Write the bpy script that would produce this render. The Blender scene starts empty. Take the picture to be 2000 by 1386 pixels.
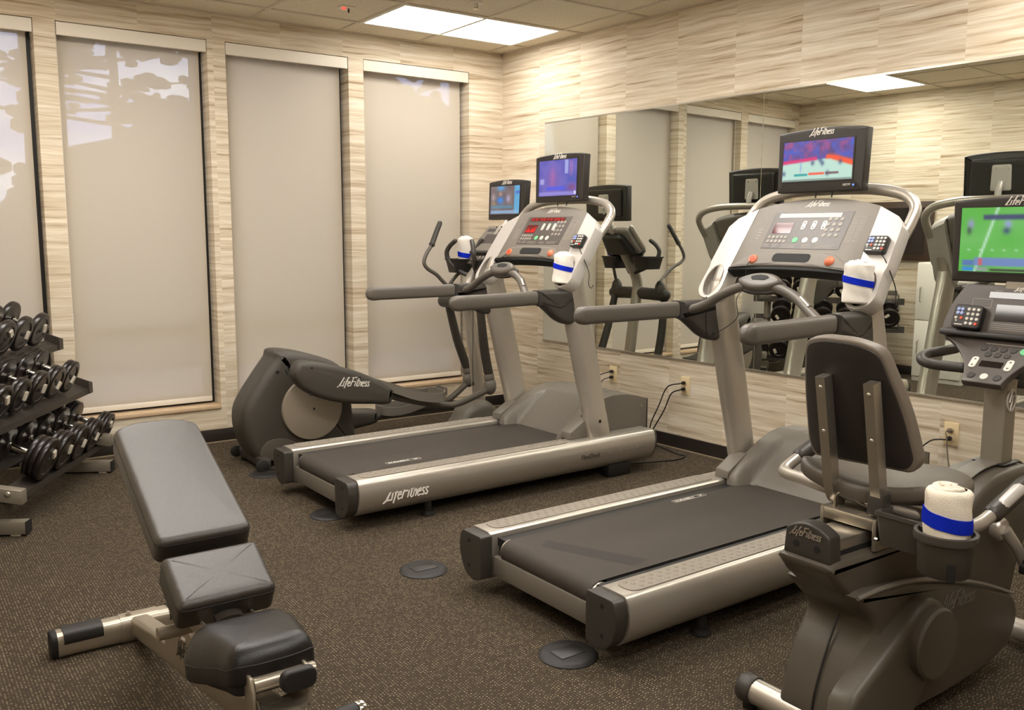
import bpy, bmesh, math, random
import numpy as np
from mathutils import Vector, Matrix
random.seed(7)
PI = math.pi
S = bpy.context.scene
COL = S.collection

# ------------------------------------------------------------------ camera, world, lights, exposure
cd = bpy.data.cameras.new('camera'); cam = bpy.data.objects.new('camera', cd); COL.objects.link(cam)
cd.sensor_fit = 'HORIZONTAL'; cd.sensor_width = 36.0; cd.lens = 1760.0 / 2000.0 * 36.0
cd.clip_start = 0.02; cd.clip_end = 200
YAW, PITCH, ROLL = math.radians(35.4418699), math.radians(-7.66111191), math.radians(0.19286117)
fw = Vector((math.sin(YAW) * math.cos(PITCH), math.cos(YAW) * math.cos(PITCH), math.sin(PITCH)))
rt = fw.cross(Vector((0, 0, 1))).normalized(); up = rt.cross(fw)
rt2 = rt * math.cos(ROLL) + up * math.sin(ROLL); up2 = -rt * math.sin(ROLL) + up * math.cos(ROLL)
cam.matrix_world = Matrix(((rt2.x, up2.x, -fw.x, -4.093), (rt2.y, up2.y, -fw.y, -5.888), (rt2.z, up2.z, -fw.z, 1.372), (0, 0, 0, 1)))
S.camera = cam
S.view_settings.view_transform = 'Standard'; S.view_settings.look = 'None'
S.view_settings.exposure = 0.80; S.view_settings.gamma = 1.0
try: S.view_settings.use_curve_mapping = False
except Exception: pass
LAMP_STRENGTH = 11.0
LAMP_COLOR = (1.0, 0.945, 0.875, 1)
TROFFERS = [(-0.753, -0.621), (-3.193, -1.231), (-1.363, -2.451), (-3.193, -3.061), (-0.753, -4.281), (-2.583, -5.501), (-4.413, -6.721)]
CEIL = 2.74

w = bpy.data.worlds.new('evening_sky'); S.world = w; w.use_nodes = True
nt = w.node_tree; nt.nodes.clear()
def N(nt, typ, **k):
    n = nt.nodes.new(typ)
    for a, v in k.items():
        if a == 'ins':
            for i, x in v.items(): n.inputs[i].default_value = x
        else: setattr(n, a, v)
    return n
tc = N(nt, 'ShaderNodeTexCoord'); mp = N(nt, 'ShaderNodeMapping'); mp.inputs['Scale'].default_value = (2.2, 2.2, 6)
ns = N(nt, 'ShaderNodeTexNoise', ins={'Scale': 2.3, 'Detail': 8.0, 'Roughness': 0.55})
cr = N(nt, 'ShaderNodeValToRGB'); cr.color_ramp.elements[0].position = 0.42; cr.color_ramp.elements[0].color = (0.33, 0.42, 0.80, 1)
cr.color_ramp.elements[1].position = 0.62; cr.color_ramp.elements[1].color = (0.86, 0.88, 1.0, 1)
bg = N(nt, 'ShaderNodeBackground', ins={'Strength': 3.0}); wo = N(nt, 'ShaderNodeOutputWorld')
nt.links.new(tc.outputs['Generated'], mp.inputs[0]); nt.links.new(mp.outputs[0], ns.inputs['Vector'])
nt.links.new(ns.outputs[0], cr.inputs[0]); nt.links.new(cr.outputs[0], bg.inputs[0]); nt.links.new(bg.outputs[0], wo.inputs[0])

# ------------------------------------------------------------------ materials
def lin(c):
    return tuple((x / 255 / 12.92 if x / 255 <= 0.04045 else ((x / 255 + 0.055) / 1.055) ** 2.4) for x in c)
MATS = {}
def pmat(name, rgb, rough=0.5, metal=0.0, var=0.08, scale=30.0, bump=0.0, bscale=400.0, coat=0.0, spec=0.5, emit=None):
    m = bpy.data.materials.new(name); m.use_nodes = True; t = m.node_tree
    b = t.nodes['Principled BSDF']; c = lin(rgb)
    co = N(t, 'ShaderNodeTexCoord'); n = N(t, 'ShaderNodeTexNoise', ins={'Scale': scale, 'Detail': 4.0})
    mx = N(t, 'ShaderNodeMix', data_type='RGBA')
    mx.inputs[6].default_value = tuple(x * (1 - var) for x in c) + (1,)
    mx.inputs[7].default_value = tuple(min(1, x * (1 + var)) for x in c) + (1,)
    t.links.new(co.outputs['Object'], n.inputs['Vector']); t.links.new(n.outputs[0], mx.inputs[0]); t.links.new(mx.outputs[2], b.inputs['Base Color'])
    b.inputs['Roughness'].default_value = rough; b.inputs['Metallic'].default_value = metal
    b.inputs['Coat Weight'].default_value = coat; b.inputs['Specular IOR Level'].default_value = spec
    if bump:
        n2 = N(t, 'ShaderNodeTexNoise', ins={'Scale': bscale, 'Detail': 3.0}); bp = N(t, 'ShaderNodeBump', ins={'Strength': bump, 'Distance': 0.002})
        t.links.new(co.outputs['Object'], n2.inputs['Vector']); t.links.new(n2.outputs[0], bp.inputs['Height']); t.links.new(bp.outputs[0], b.inputs['Normal'])
    if emit:
        b.inputs['Emission Color'].default_value = lin(emit[0]) + (1,); b.inputs['Emission Strength'].default_value = emit[1]
    MATS[name] = m; return m
M = MATS
pmat('silver_paint', (182, 175, 164), 0.33, 0.6, 0.03)
pmat('pale_silver', (196, 191, 184), 0.42, 0.25, 0.03)
pmat('frame_silver', (168, 158, 142), 0.33, 0.6, 0.05)
pmat('chrome', (215, 210, 202), 0.14, 1.0, 0.02)
pmat('steel', (190, 183, 170), 0.3, 0.9, 0.05)
pmat('console_grey', (118, 111, 102), 0.5, 0.0, 0.03)
pmat('rail_grey', (94, 88, 80), 0.42, 0.0, 0.03, bump=0.05)
pmat('dark_grey', (56, 52, 47), 0.45, 0.0, 0.05, bump=0.08)
pmat('hood_grey', (112, 106, 97), 0.42, 0.0, 0.04)
pmat('shroud_grey', (66, 61, 54), 0.5, 0.0, 0.05, bump=0.12)
pmat('bike_grey', (80, 73, 63), 0.46, 0.0, 0.05, bump=0.10)
pmat('disc_silver', (158, 147, 131), 0.45, 0.25, 0.03)
pmat('black_plastic', (34, 31, 28), 0.42, 0.0, 0.06)
pmat('matte_black', (20, 18, 16), 0.7, 0.0, 0.1)
pmat('tv_black', (42, 38, 34), 0.4, 0.0, 0.04)
pmat('rubber', (28, 25, 23), 0.55, 0.0, 0.1, bump=0.15)
pmat('pad_grey', (132, 124, 112), 0.6, 0.0, 0.04)
pmat('belt_black', (60, 53, 46), 0.75, 0.0, 0.14, scale=14, bump=0.25, bscale=900)
pmat('deck_black', (26, 23, 20), 0.5)
pmat('worn_print', (44, 38, 33), 0.7, 0, 0.3, scale=160)
pmat('overlay', (82, 75, 70), 0.4, 0.0, 0.02)
pmat('overlay_dark', (66, 59, 55), 0.4, 0.0, 0.03)
pmat('button_pale', (214, 208, 198), 0.5, 0.0, 0.02)
pmat('button_grey', (150, 143, 134), 0.5, 0.0, 0.02)
pmat('button_dark', (52, 48, 45), 0.5)
pmat('button_green', (110, 196, 140), 0.5, 0, 0.02)
pmat('button_red', (226, 74, 40), 0.35, 0, 0.03)
pmat('button_coral', (222, 120, 84), 0.4, 0, 0.03)
pmat('button_blue', (150, 165, 215), 0.4, 0, 0.03)
pmat('glass_dark', (34, 27, 26), 0.06, 0, 0.0)
pmat('glass_maroon', (88, 26, 34), 0.08, 0, 0.0)
pmat('led_red', (150, 16, 16), 0.3, 0, 0.1, emit=((190, 20, 18), 0.5))
pmat('led_dim', (70, 14, 14), 0.2, 0, 0.1, emit=((120, 10, 10), 0.25))
pmat('led_blue', (60, 80, 220), 0.3, 0, 0.0, emit=((70, 100, 255), 2.5))
pmat('red_lamp', (230, 40, 30), 0.3, 0, 0.0, emit=((255, 50, 40), 2.0))
pmat('white_print', (226, 220, 210), 0.55, 0, 0.02)
pmat('dark_print', (48, 44, 40), 0.55, 0, 0.02)
pmat('grey_print', (128, 120, 110), 0.55, 0, 0.02)
pmat('white_towel', (238, 232, 222), 0.95, 0, 0.03, scale=60, bump=0.9, bscale=320, spec=0.1)
pmat('towel_worn', (236, 226, 208), 0.95, 0, 0.07, scale=22, bump=0.9, bscale=320, spec=0.1)
pmat('blue_band', (20, 44, 190), 0.9, 0, 0.06, bump=0.8, bscale=300, spec=0.1)
pmat('black_leather', (40, 33, 26), 0.42, 0, 0.12, scale=18, bump=0.35, bscale=420, spec=0.9)
pmat('seat_leather', (22, 19, 17), 0.36, 0, 0.08, scale=18, bump=0.3, bscale=420)
pmat('seam_black', (24, 21, 19), 0.5)
pmat('dumbbell_rubber', (30, 24, 21), 0.3, 0, 0.12, bump=0.06, bscale=120)
pmat('sticker', (232, 222, 205), 0.6, 0, 0.05)
pmat('rack_grey', (140, 132, 118), 0.42, 0.4, 0.05)
pmat('rack_dark', (58, 52, 46), 0.5, 0.1, 0.08)
pmat('frame_bronze', (30, 25, 22), 0.5)
pmat('valance_cream', (228, 220, 205), 0.55, 0, 0.02)
pmat('outlet_ivory', (222, 202, 160), 0.4, 0, 0.03)
pmat('dark_base', (40, 33, 28), 0.5, 0, 0.1, scale=8)
pmat('cord_black', (26, 23, 21), 0.5)
pmat('cord_grey', (120, 108, 92), 0.6)
pmat('vinyl_brown', (84, 76, 67), 0.42, 0, 0.06, scale=12, bump=0.2, bscale=500)
pmat('back_shell', (36, 30, 26), 0.55, 0, 0.05, bump=0.12)
pmat('back_edge', (112, 102, 90), 0.5, 0, 0.05)
pmat('tile_grid', (206, 196, 176), 0.6, 0, 0.02)
pmat('cabinet_white', (226, 222, 210), 0.5, 0, 0.02)
pmat('dark_wood', (58, 42, 30), 0.45, 0, 0.35, scale=9)
pmat('bark', (40, 32, 26), 0.9, 0, 0.3, scale=20)
pmat('needles', (30, 38, 26), 0.9, 0, 0.35, scale=8)
pmat('paving', (150, 142, 128), 0.9, 0, 0.2, scale=3)
pmat('sill_stone', (198, 172, 140), 0.5, 0, 0.25, scale=180)
pmat('caulk', (150, 134, 110), 0.7)

def diffuser(k=1.0):
    m = bpy.data.materials.new('lamp_diffuser'); m.use_nodes = True; t = m.node_tree; t.nodes.clear()
    e = N(t, 'ShaderNodeEmission', ins={'Color': LAMP_COLOR, 'Strength': LAMP_STRENGTH * k}); o = N(t, 'ShaderNodeOutputMaterial')
    t.links.new(e.outputs[0], o.inputs[0]); return m
M['diffuser'] = diffuser(); M['diffuser_near'] = diffuser(0.62)

def wallpaper(name, along):
    # horizontally veined wallcovering in staggered panels; 'along' = direction along the wall
    m = bpy.data.materials.new(name); m.use_nodes = True; t = m.node_tree; b = t.nodes['Principled BSDF']
    L = t.links.new
    co = N(t, 'ShaderNodeTexCoord')
    dt = N(t, 'ShaderNodeVectorMath', operation='DOT_PRODUCT'); dt.inputs[1].default_value = along; L(co.outputs['Object'], dt.inputs[0])
    sp = N(t, 'ShaderNodeSeparateXYZ'); L(co.outputs['Object'], sp.inputs[0])
    def mth(op, a, bb=None, c=None):
        n = N(t, 'ShaderNodeMath', operation=op)
        for i, v in enumerate((a, bb, c)):
            if v is None: continue
            if isinstance(v, (int, float)): n.inputs[i].default_value = v
            else: L(v, n.inputs[i])
        return n.outputs[0]
    u, z = dt.outputs['Value'], sp.outputs['Z']
    row = mth('FLOOR', mth('DIVIDE', z, 0.62))
    uu = mth('ADD', mth('DIVIDE', u, 0.445), mth('MULTIPLY', row, 0.0))
    colm = mth('FLOOR', uu)
    wn = N(t, 'ShaderNodeTexWhiteNoise', noise_dimensions='2D'); cv = N(t, 'ShaderNodeCombineXYZ'); L(colm, cv.inputs[0]); L(row, cv.inputs[1]); L(cv.outputs[0], wn.inputs['Vector'])
    zoff = mth('ADD', z, mth('MULTIPLY', wn.outputs['Value'], 7.0))
    # gentle waviness of the veins
    nw = N(t, 'ShaderNodeTexNoise', ins={'Scale': 1.0, 'Detail': 2.0}); cw = N(t, 'ShaderNodeCombineXYZ'); L(mth('MULTIPLY', u, 3.5), cw.inputs[0]); L(mth('MULTIPLY', zoff, 9.0), cw.inputs[1]); L(cw.outputs[0], nw.inputs['Vector'])
    zz = mth('ADD', zoff, mth('MULTIPLY', mth('SUBTRACT', nw.outputs[0], 0.5), 0.030))
    c1 = N(t, 'ShaderNodeCombineXYZ'); L(mth('MULTIPLY', u, 1.3), c1.inputs[0]); L(mth('MULTIPLY', zz, 34.0), c1.inputs[1])
    n1 = N(t, 'ShaderNodeTexNoise', ins={'Scale': 1.0, 'Detail': 5.0, 'Roughness': 0.62}); L(c1.outputs[0], n1.inputs['Vector'])
    c2 = N(t, 'ShaderNodeCombineXYZ'); L(mth('MULTIPLY', u, 2.2), c2.inputs[0]); L(mth('MULTIPLY', zz, 150.0), c2.inputs[1])
    n2 = N(t, 'ShaderNodeTexNoise', ins={'Scale': 1.0, 'Detail': 3.0, 'Roughness': 0.6}); L(c2.outputs[0], n2.inputs['Vector'])
    v = mth('ADD', mth('MULTIPLY', n1.outputs[0], 0.74), mth('MULTIPLY', n2.outputs[0], 0.26))
    r = N(t, 'ShaderNodeValToRGB'); el = r.color_ramp.elements
    el[0].position = 0.30; el[0].color = lin((140, 119, 94)) + (1,)
    el[1].position = 0.70; el[1].color = lin((235, 227, 212)) + (1,)
    for p_, c_ in ((0.38, (168, 147, 119)), (0.43, (197, 180, 154)), (0.50, (211, 197, 173)), (0.58, (224, 213, 194))):
        e = el.new(p_); e.color = lin(c_) + (1,)
    L(v, r.inputs[0])
    hs = N(t, 'ShaderNodeHueSaturation'); L(r.outputs[0], hs.inputs['Color'])
    wn2 = N(t, 'ShaderNodeTexWhiteNoise', noise_dimensions='2D'); c3 = N(t, 'ShaderNodeCombineXYZ'); L(mth('ADD', colm, 31.0), c3.inputs[0]); L(mth('FLOOR', mth('DIVIDE', z, 0.31)), c3.inputs[1]); L(c3.outputs[0], wn2.inputs['Vector'])
    L(mth('ADD', 0.94, mth('MULTIPLY', wn2.outputs['Value'], 0.10)), hs.inputs['Value'])
    L(hs.outputs[0], b.inputs['Base Color']); b.inputs['Roughness'].default_value = 0.62; b.inputs['Specular IOR Level'].default_value = 0.3
    bp = N(t, 'ShaderNodeBump', ins={'Strength': 0.12, 'Distance': 0.002}); L(v, bp.inputs['Height']); L(bp.outputs[0], b.inputs['Normal'])
    return m
WD = 0.0461
M['wallpaper_x'] = wallpaper('wallpaper_x', (1, 0, 0)); M['wallpaper_y'] = wallpaper('wallpaper_y', (math.sin(WD), -math.cos(WD), 0))

def carpet():
    m = bpy.data.materials.new('carpet'); m.use_nodes = True; t = m.node_tree; b = t.nodes['Principled BSDF']; L = t.links.new
    co = N(t, 'ShaderNodeTexCoord'); sp = N(t, 'ShaderNodeSeparateXYZ'); L(co.outputs['Object'], sp.inputs[0])
    def mth(op, a, bb=None):
        n = N(t, 'ShaderNodeMath', operation=op)
        for i, v in enumerate((a, bb)):
            if v is None: continue
            if isinstance(v, (int, float)): n.inputs[i].default_value = v
            else: L(v, n.inputs[i])
        return n.outputs[0]
    x, y = sp.outputs['X'], sp.outputs['Y']
    rx = mth('DIVIDE', x, 0.0098); rid = mth('FLOOR', rx); fx = mth('FRACT', rx)
    ridge = mth('SUBTRACT', 1.0, mth('MULTIPLY', mth('ABSOLUTE', mth('SUBTRACT', fx, 0.5)), 2.0))
    wn = N(t, 'ShaderNodeTexWhiteNoise', noise_dimensions='1D'); L(rid, wn.inputs['W'])
    yy = mth('ADD', mth('DIVIDE', y, 0.0115), mth('MULTIPLY', wn.outputs['Value'], 9.0)); fy = mth('FRACT', yy); cid = mth('FLOOR', yy)
    loop = mth('SUBTRACT', 1.0, mth('MULTIPLY', mth('ABSOLUTE', mth('SUBTRACT', fy, 0.5)), 2.0))
    cv = N(t, 'ShaderNodeCombineXYZ'); L(rid, cv.inputs[0]); L(cid, cv.inputs[1])
    w2 = N(t, 'ShaderNodeTexWhiteNoise', noise_dimensions='2D'); L(cv.outputs[0], w2.inputs['Vector'])
    h = mth('MULTIPLY', ridge, loop)
    fleck = mth('MULTIPLY', mth('GREATER_THAN', h, 0.42), mth('POWER', w2.outputs['Value'], 1.6))
    big = N(t, 'ShaderNodeTexNoise', ins={'Scale': 1.4, 'Detail': 3.0}); L(co.outputs['Object'], big.inputs['Vector'])
    fibre = N(t, 'ShaderNodeTexNoise', ins={'Scale': 420.0, 'Detail': 2.0}); L(co.outputs['Object'], fibre.inputs['Vector'])
    mx = N(t, 'ShaderNodeMix', data_type='RGBA'); mx.inputs[6].default_value = lin((74, 65, 54)) + (1,); mx.inputs[7].default_value = lin((206, 188, 158)) + (1,)
    L(mth('MULTIPLY', fleck, mth('ADD', 0.26, mth('MULTIPLY', big.outputs[0], 0.5))), mx.inputs[0])
    m2 = N(t, 'ShaderNodeMix', data_type='RGBA', blend_type='MULTIPLY'); m2.inputs[0].default_value = 0.7
    L(mx.outputs[2], m2.inputs[6])
    rr = N(t, 'ShaderNodeValToRGB'); rr.color_ramp.elements[0].color = (0.45, 0.45, 0.45, 1); rr.color_ramp.elements[0].position = 0.3; rr.color_ramp.elements[1].position = 0.75
    L(fibre.outputs[0], rr.inputs[0]); L(rr.outputs[0], m2.inputs[7]); L(m2.outputs[2], b.inputs['Base Color'])
    b.inputs['Roughness'].default_value = 0.95; b.inputs['Specular IOR Level'].default_value = 0.08
    bp = N(t, 'ShaderNodeBump', ins={'Strength': 0.6, 'Distance': 0.003}); L(h, bp.inputs['Height']); L(bp.outputs[0], b.inputs['Normal'])
    return m
M['carpet'] = carpet()

def ceiling_mat():
    m = bpy.data.materials.new('ceiling_tile'); m.use_nodes = True; t = m.node_tree; b = t.nodes['Principled BSDF']; L = t.links.new
    co = N(t, 'ShaderNodeTexCoord'); n = N(t, 'ShaderNodeTexNoise', ins={'Scale': 160.0, 'Detail': 5.0, 'Roughness': 0.7}); L(co.outputs['Object'], n.inputs['Vector'])
    r = N(t, 'ShaderNodeValToRGB'); r.color_ramp.elements[0].position = 0.33; r.color_ramp.elements[0].color = lin((200, 188, 164)) + (1,)
    r.color_ramp.elements[1].position = 0.55; r.color_ramp.elements[1].color = lin((232, 222, 202)) + (1,)
    L(n.outputs[0], r.inputs[0]); L(r.outputs[0], b.inputs['Base Color']); b.inputs['Roughness'].default_value = 0.95; b.inputs['Specular IOR Level'].default_value = 0.1
    bp = N(t, 'ShaderNodeBump', ins={'Strength': 0.3, 'Distance': 0.002}); L(n.outputs[0], bp.inputs['Height']); L(bp.outputs[0], b.inputs['Normal']); return m
M['ceiling_tile'] = ceiling_mat()

def blind_mat():
    m = bpy.data.materials.new('blind_fabric'); m.use_nodes = True; t = m.node_tree; t.nodes.clear(); L = t.links.new
    o = N(t, 'ShaderNodeOutputMaterial'); co = N(t, 'ShaderNodeTexCoord')
    d = N(t, 'ShaderNodeBsdfDiffuse'); tr = N(t, 'ShaderNodeBsdfTransparent', ins={'Color': (0.93, 0.93, 1.0, 1)})
    n = N(t, 'ShaderNodeTexNoise', ins={'Scale': 500.0, 'Detail': 2.0}); L(co.outputs['Object'], n.inputs['Vector'])
    r = N(t, 'ShaderNodeValToRGB'); r.color_ramp.elements[0].color = lin((196, 184, 164)) + (1,); r.color_ramp.elements[1].color = lin((222, 211, 193)) + (1,)
    L(n.outputs[0], r.inputs[0]); L(r.outputs[0], d.inputs['Color'])
    tl = N(t, 'ShaderNodeBsdfTranslucent', ins={'Color': (0.80, 0.73, 0.63, 1)}); md = N(t, 'ShaderNodeMixShader', ins={'Fac': 0.16}); L(d.outputs[0], md.inputs[1]); L(tl.outputs[0], md.inputs[2])
    mx = N(t, 'ShaderNodeMixShader', ins={'Fac': 0.085}); L(md.outputs[0], mx.inputs[1]); L(tr.outputs[0], mx.inputs[2]); L(mx.outputs[0], o.inputs[0]); return m
M['blind_fabric'] = blind_mat()

def mirror_mat():
    m = bpy.data.materials.new('mirror_silver'); m.use_nodes = True; t = m.node_tree; b = t.nodes['Principled BSDF']; L = t.links.new
    co = N(t, 'ShaderNodeTexCoord'); n = N(t, 'ShaderNodeTexNoise', ins={'Scale': 2.0}); L(co.outputs['Object'], n.inputs['Vector'])
    mx = N(t, 'ShaderNodeMix', data_type='RGBA'); mx.inputs[6].default_value = (0.78, 0.81, 0.76, 1); mx.inputs[7].default_value = (0.80, 0.83, 0.78, 1)
    L(n.outputs[0], mx.inputs[0]); L(mx.outputs[2], b.inputs['Base Color']); b.inputs['Metallic'].default_value = 1.0; b.inputs['Roughness'].default_value = 0.0; return m
M['mirror_silver'] = mirror_mat()

def glass_mat():
    m = bpy.data.materials.new('window_glass'); m.use_nodes = True; t = m.node_tree; t.nodes.clear(); L = t.links.new
    o = N(t, 'ShaderNodeOutputMaterial'); co = N(t, 'ShaderNodeTexCoord'); n = N(t, 'ShaderNodeTexNoise', ins={'Scale': 1.0}); L(co.outputs['Object'], n.inputs['Vector'])
    tr = N(t, 'ShaderNodeBsdfTransparent', ins={'Color': (0.92, 0.95, 0.94, 1)}); g = N(t, 'ShaderNodeBsdfGlossy', ins={'Roughness': 0.02})
    fr = N(t, 'ShaderNodeFresnel', ins={'IOR': 1.45}); mx = N(t, 'ShaderNodeMixShader'); L(fr.outputs[0], mx.inputs[0]); L(tr.outputs[0], mx.inputs[1]); L(g.outputs[0], mx.inputs[2]); L(mx.outputs[0], o.inputs[0]); return m
M['window_glass'] = glass_mat()

def screen_mat():
    m = bpy.data.materials.new('screen_picture'); m.use_nodes = True; t = m.node_tree; b = t.nodes['Principled BSDF']; L = t.links.new
    a = N(t, 'ShaderNodeVertexColor', layer_name='picture'); b.inputs['Base Color'].default_value = (0.01, 0.01, 0.012, 1); b.inputs['Roughness'].default_value = 0.25
    L(a.outputs[0], b.inputs['Emission Color']); b.inputs['Emission Strength'].default_value = 0.56; return m
M['screen_picture'] = screen_mat()

# ------------------------------------------------------------------ mesh helpers
class B:
    """collects shapes that become ONE mesh object"""
    def __init__(s): s.bm = bmesh.new()
    def geo(s, V, F, X=None):
        vs = [s.bm.verts.new(X @ Vector(v) if X else Vector(v)) for v in V]
        for f in F:
            try: s.bm.faces.new([vs[i] for i in f])
            except ValueError: pass
        return s
    def merge(s, tmp, X=None):
        tmp.verts.ensure_lookup_table(); tmp.verts.index_update()
        s.geo([v.co.copy() for v in tmp.verts], [[v.index for v in f.verts] for f in tmp.faces], X); tmp.free(); return s
    def solid(s, V, F, bev=0.0, seg=2, X=None):
        t = bmesh.new(); vs = [t.verts.new(v) for v in V]
        for f in F: t.faces.new([vs[i] for i in f])
        bmesh.ops.recalc_face_normals(t, faces=t.faces)
        if bev > 0:
            ed = [e for e in t.edges if len(e.link_faces) == 2 and e.calc_face_angle(0) > 0.35]
            bmesh.ops.bevel(t, geom=ed, offset=bev, segments=seg, profile=0.5, affect='EDGES', clamp_overlap=True)
        return s.merge(t, X)
    def box(s, a, b, bev=0.0, seg=2, X=None):
        x0, y0, z0 = a; x1, y1, z1 = b
        V = [(x0, y0, z0), (x1, y0, z0), (x1, y1, z0), (x0, y1, z0), (x0, y0, z1), (x1, y0, z1), (x1, y1, z1), (x0, y1, z1)]
        return s.solid(V, [(0, 3, 2, 1), (4, 5, 6, 7), (0, 1, 5, 4), (1, 2, 6, 5), (2, 3, 7, 6), (3, 0, 4, 7)], bev, seg, X)
    def prism(s, poly, ax, a, b, bev=0.0, seg=2, X=None):
        # poly in the two other axes (in x,y,z order)
        def P(p, h): return {'x': (h, p[0], p[1]), 'y': (p[0], h, p[1]), 'z': (p[0], p[1], h)}[ax]
        n = len(poly); V = [P(p, a) for p in poly] + [P(p, b) for p in poly]
        F = [tuple(range(n)), tuple(range(2 * n - 1, n - 1, -1))] + [(i, (i + 1) % n, n + (i + 1) % n, n + i) for i in range(n)]
        return s.solid(V, F, bev, seg, X)
    def loft(s, rings, cap0=True, cap1=True, X=None, closed=True):
        n = len(rings[0]); V = [p for r in rings for p in r]; F = []
        for k in range(len(rings) - 1):
            for i in range(n if closed else n - 1):
                j = (i + 1) % n; F.append((k * n + i, k * n + j, (k + 1) * n + j, (k + 1) * n + i))
        if cap0: F.append(tuple(range(n - 1, -1, -1)))
        if cap1: F.append(tuple((len(rings) - 1) * n + i for i in range(n)))
        return s.geo(V, F, X)
    def tube(s, pts, r, n=14, sub=6, X=None, flat=None, ref=None, caps=True, round_end=False):
        pts = [Vector(p) for p in pts]; rs = list(r) if isinstance(r, (list, tuple)) else [r] * len(pts)
        P, R = [], []
        if len(pts) > 2 and sub > 1:
            for i in range(len(pts) - 1):
                p0 = pts[max(i - 1, 0)]; p1 = pts[i]; p2 = pts[i + 1]; p3 = pts[min(i + 2, len(pts) - 1)]
                for k in range(sub):
                    t = k / sub
                    P.append(0.5 * ((2 * p1) + (p2 - p0) * t + (2 * p0 - 5 * p1 + 4 * p2 - p3) * t * t + (3 * p1 - p0 - 3 * p2 + p3) * t ** 3)); R.append(rs[i] * (1 - t) + rs[i + 1] * t)
            P.append(pts[-1]); R.append(rs[-1])
        else: P, R = pts, rs
        if round_end:
            d0 = (P[0] - P[1]).normalized(); d1 = (P[-1] - P[-2]).normalized()
            A = [(P[0] + d0 * R[0] * math.sin(a), R[0] * math.cos(a)) for a in (1.45, 1.1, 0.75, 0.35)]
            Z = [(P[-1] + d1 * R[-1] * math.sin(a), R[-1] * math.cos(a)) for a in (0.35, 0.75, 1.1, 1.45)]
            P = [a[0] for a in A] + P + [a[0] for a in Z]; R = [a[1] for a in A] + R + [a[1] for a in Z]
        T = [((P[min(i + 1, len(P) - 1)] - P[max(i - 1, 0)])).normalized() for i in range(len(P))]
        u = Vector(ref) if ref else (Vector((0, 0, 1)) if abs(T[0].z) < 0.9 else Vector((1, 0, 0)))
        u = (u - T[0] * u.dot(T[0])).normalized(); rings = []
        for i, p in enumerate(P):
            u = (u - T[i] * u.dot(T[i])).normalized(); v = T[i].cross(u)
            fu, fv = flat if flat else (1, 1)
            rings.append([p + u * (R[i] * fu * math.cos(a)) + v * (R[i] * fv * math.sin(a)) for a in [2 * PI * k / n for k in range(n)]])
        return s.loft(rings, caps, caps, X)
    def cyl(s, a, b, r, r2=None, n=24, bev=0.0, X=None):
        a, b = Vector(a), Vector(b); r2 = r if r2 is None else r2; L = (b - a).length; d = (b - a) / L
        if bev <= 0: return s.tube([a, b], [r, r2], n, 1, X)
        k = [(0, r - bev), (bev * 0.3, r - bev * 0.3), (bev, r), (L - bev, r2), (L - bev * 0.3, r2 - bev * 0.3), (L, r2 - bev)]
        return s.tube_raw([(a + d * h, q) for h, q in k], d, n, X)
    def tube_raw(s, pr, d, n, X=None):
        d = Vector(d).normalized(); u = Vector((0, 0, 1)) if abs(d.z) < 0.9 else Vector((1, 0, 0)); u = (u - d * u.dot(d)).normalized(); v = d.cross(u)
        return s.loft([[p + u * (r * math.cos(2 * PI * k / n)) + v * (r * math.sin(2 * PI * k / n)) for k in range(n)] for p, r in pr], True, True, X)
    def lathe(s, prof, o, d, n=32, X=None):
        o = Vector(o); d = Vector(d).normalized(); return s.tube_raw([(o + d * h, max(r, 1e-4)) for r, h in prof], d, n, X)
    def ball(s, c, rx, ry, rz, n=16, m=10, X=None):
        c = Vector(c); rings = []
        for j in range(m + 1):
            a = -PI / 2 + PI * j / m; q = max(math.cos(a), 0.02)
            rings.append([c + Vector((rx * q * math.cos(2 * PI * k / n), ry * q * math.sin(2 * PI * k / n), rz * math.sin(a))) for k in range(n)])
        return s.loft(rings, True, True, X)
    def pad(s, outline, h0, h1, re, P, crown=0.0, rb=None, seg=4, X=None):
        # cushion: closed 2D outline, rounded edges; P maps (p, q, h) -> point
        rb = re if rb is None else rb
        n = len(outline); area = sum(outline[i][0] * outline[(i + 1) % n][1] - outline[(i + 1) % n][0] * outline[i][1] for i in range(n))
        o = outline if area > 0 else outline[::-1]
        nr = []
        for i in range(n):
            a, b_ = Vector(o[i - 1]), Vector(o[(i + 1) % n]); t = (b_ - a).normalized(); nr.append(Vector((-t.y, t.x)))
        def ring(ins, h): return [P(o[i][0] + nr[i].x * ins, o[i][1] + nr[i].y * ins, h) for i in range(n)]
        rings = []
        for k in range(seg + 1):
            a = PI / 2 * k / seg; rings.append(ring(rb * (1 - math.sin(a)), h0 + rb * (1 - math.cos(a))))
        for k in range(seg + 1):
            a = PI / 2 * k / seg; rings.append(ring(re * (1 - math.cos(a)), h1 - re + re * math.sin(a)))
        cx = sum(p[0] for p in o) / n; cy = sum(p[1] for p in o) / n
        base = [(o[i][0] + nr[i].x * re, o[i][1] + nr[i].y * re) for i in range(n)]
        for f in (0.75, 0.45, 0.15):
            rings.append([P(cx + (b_[0] - cx) * f, cy + (b_[1] - cy) * f, h1 + crown * (1 - f * f)) for b_ in base])
        return s.loft(rings, True, True, X)
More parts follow.
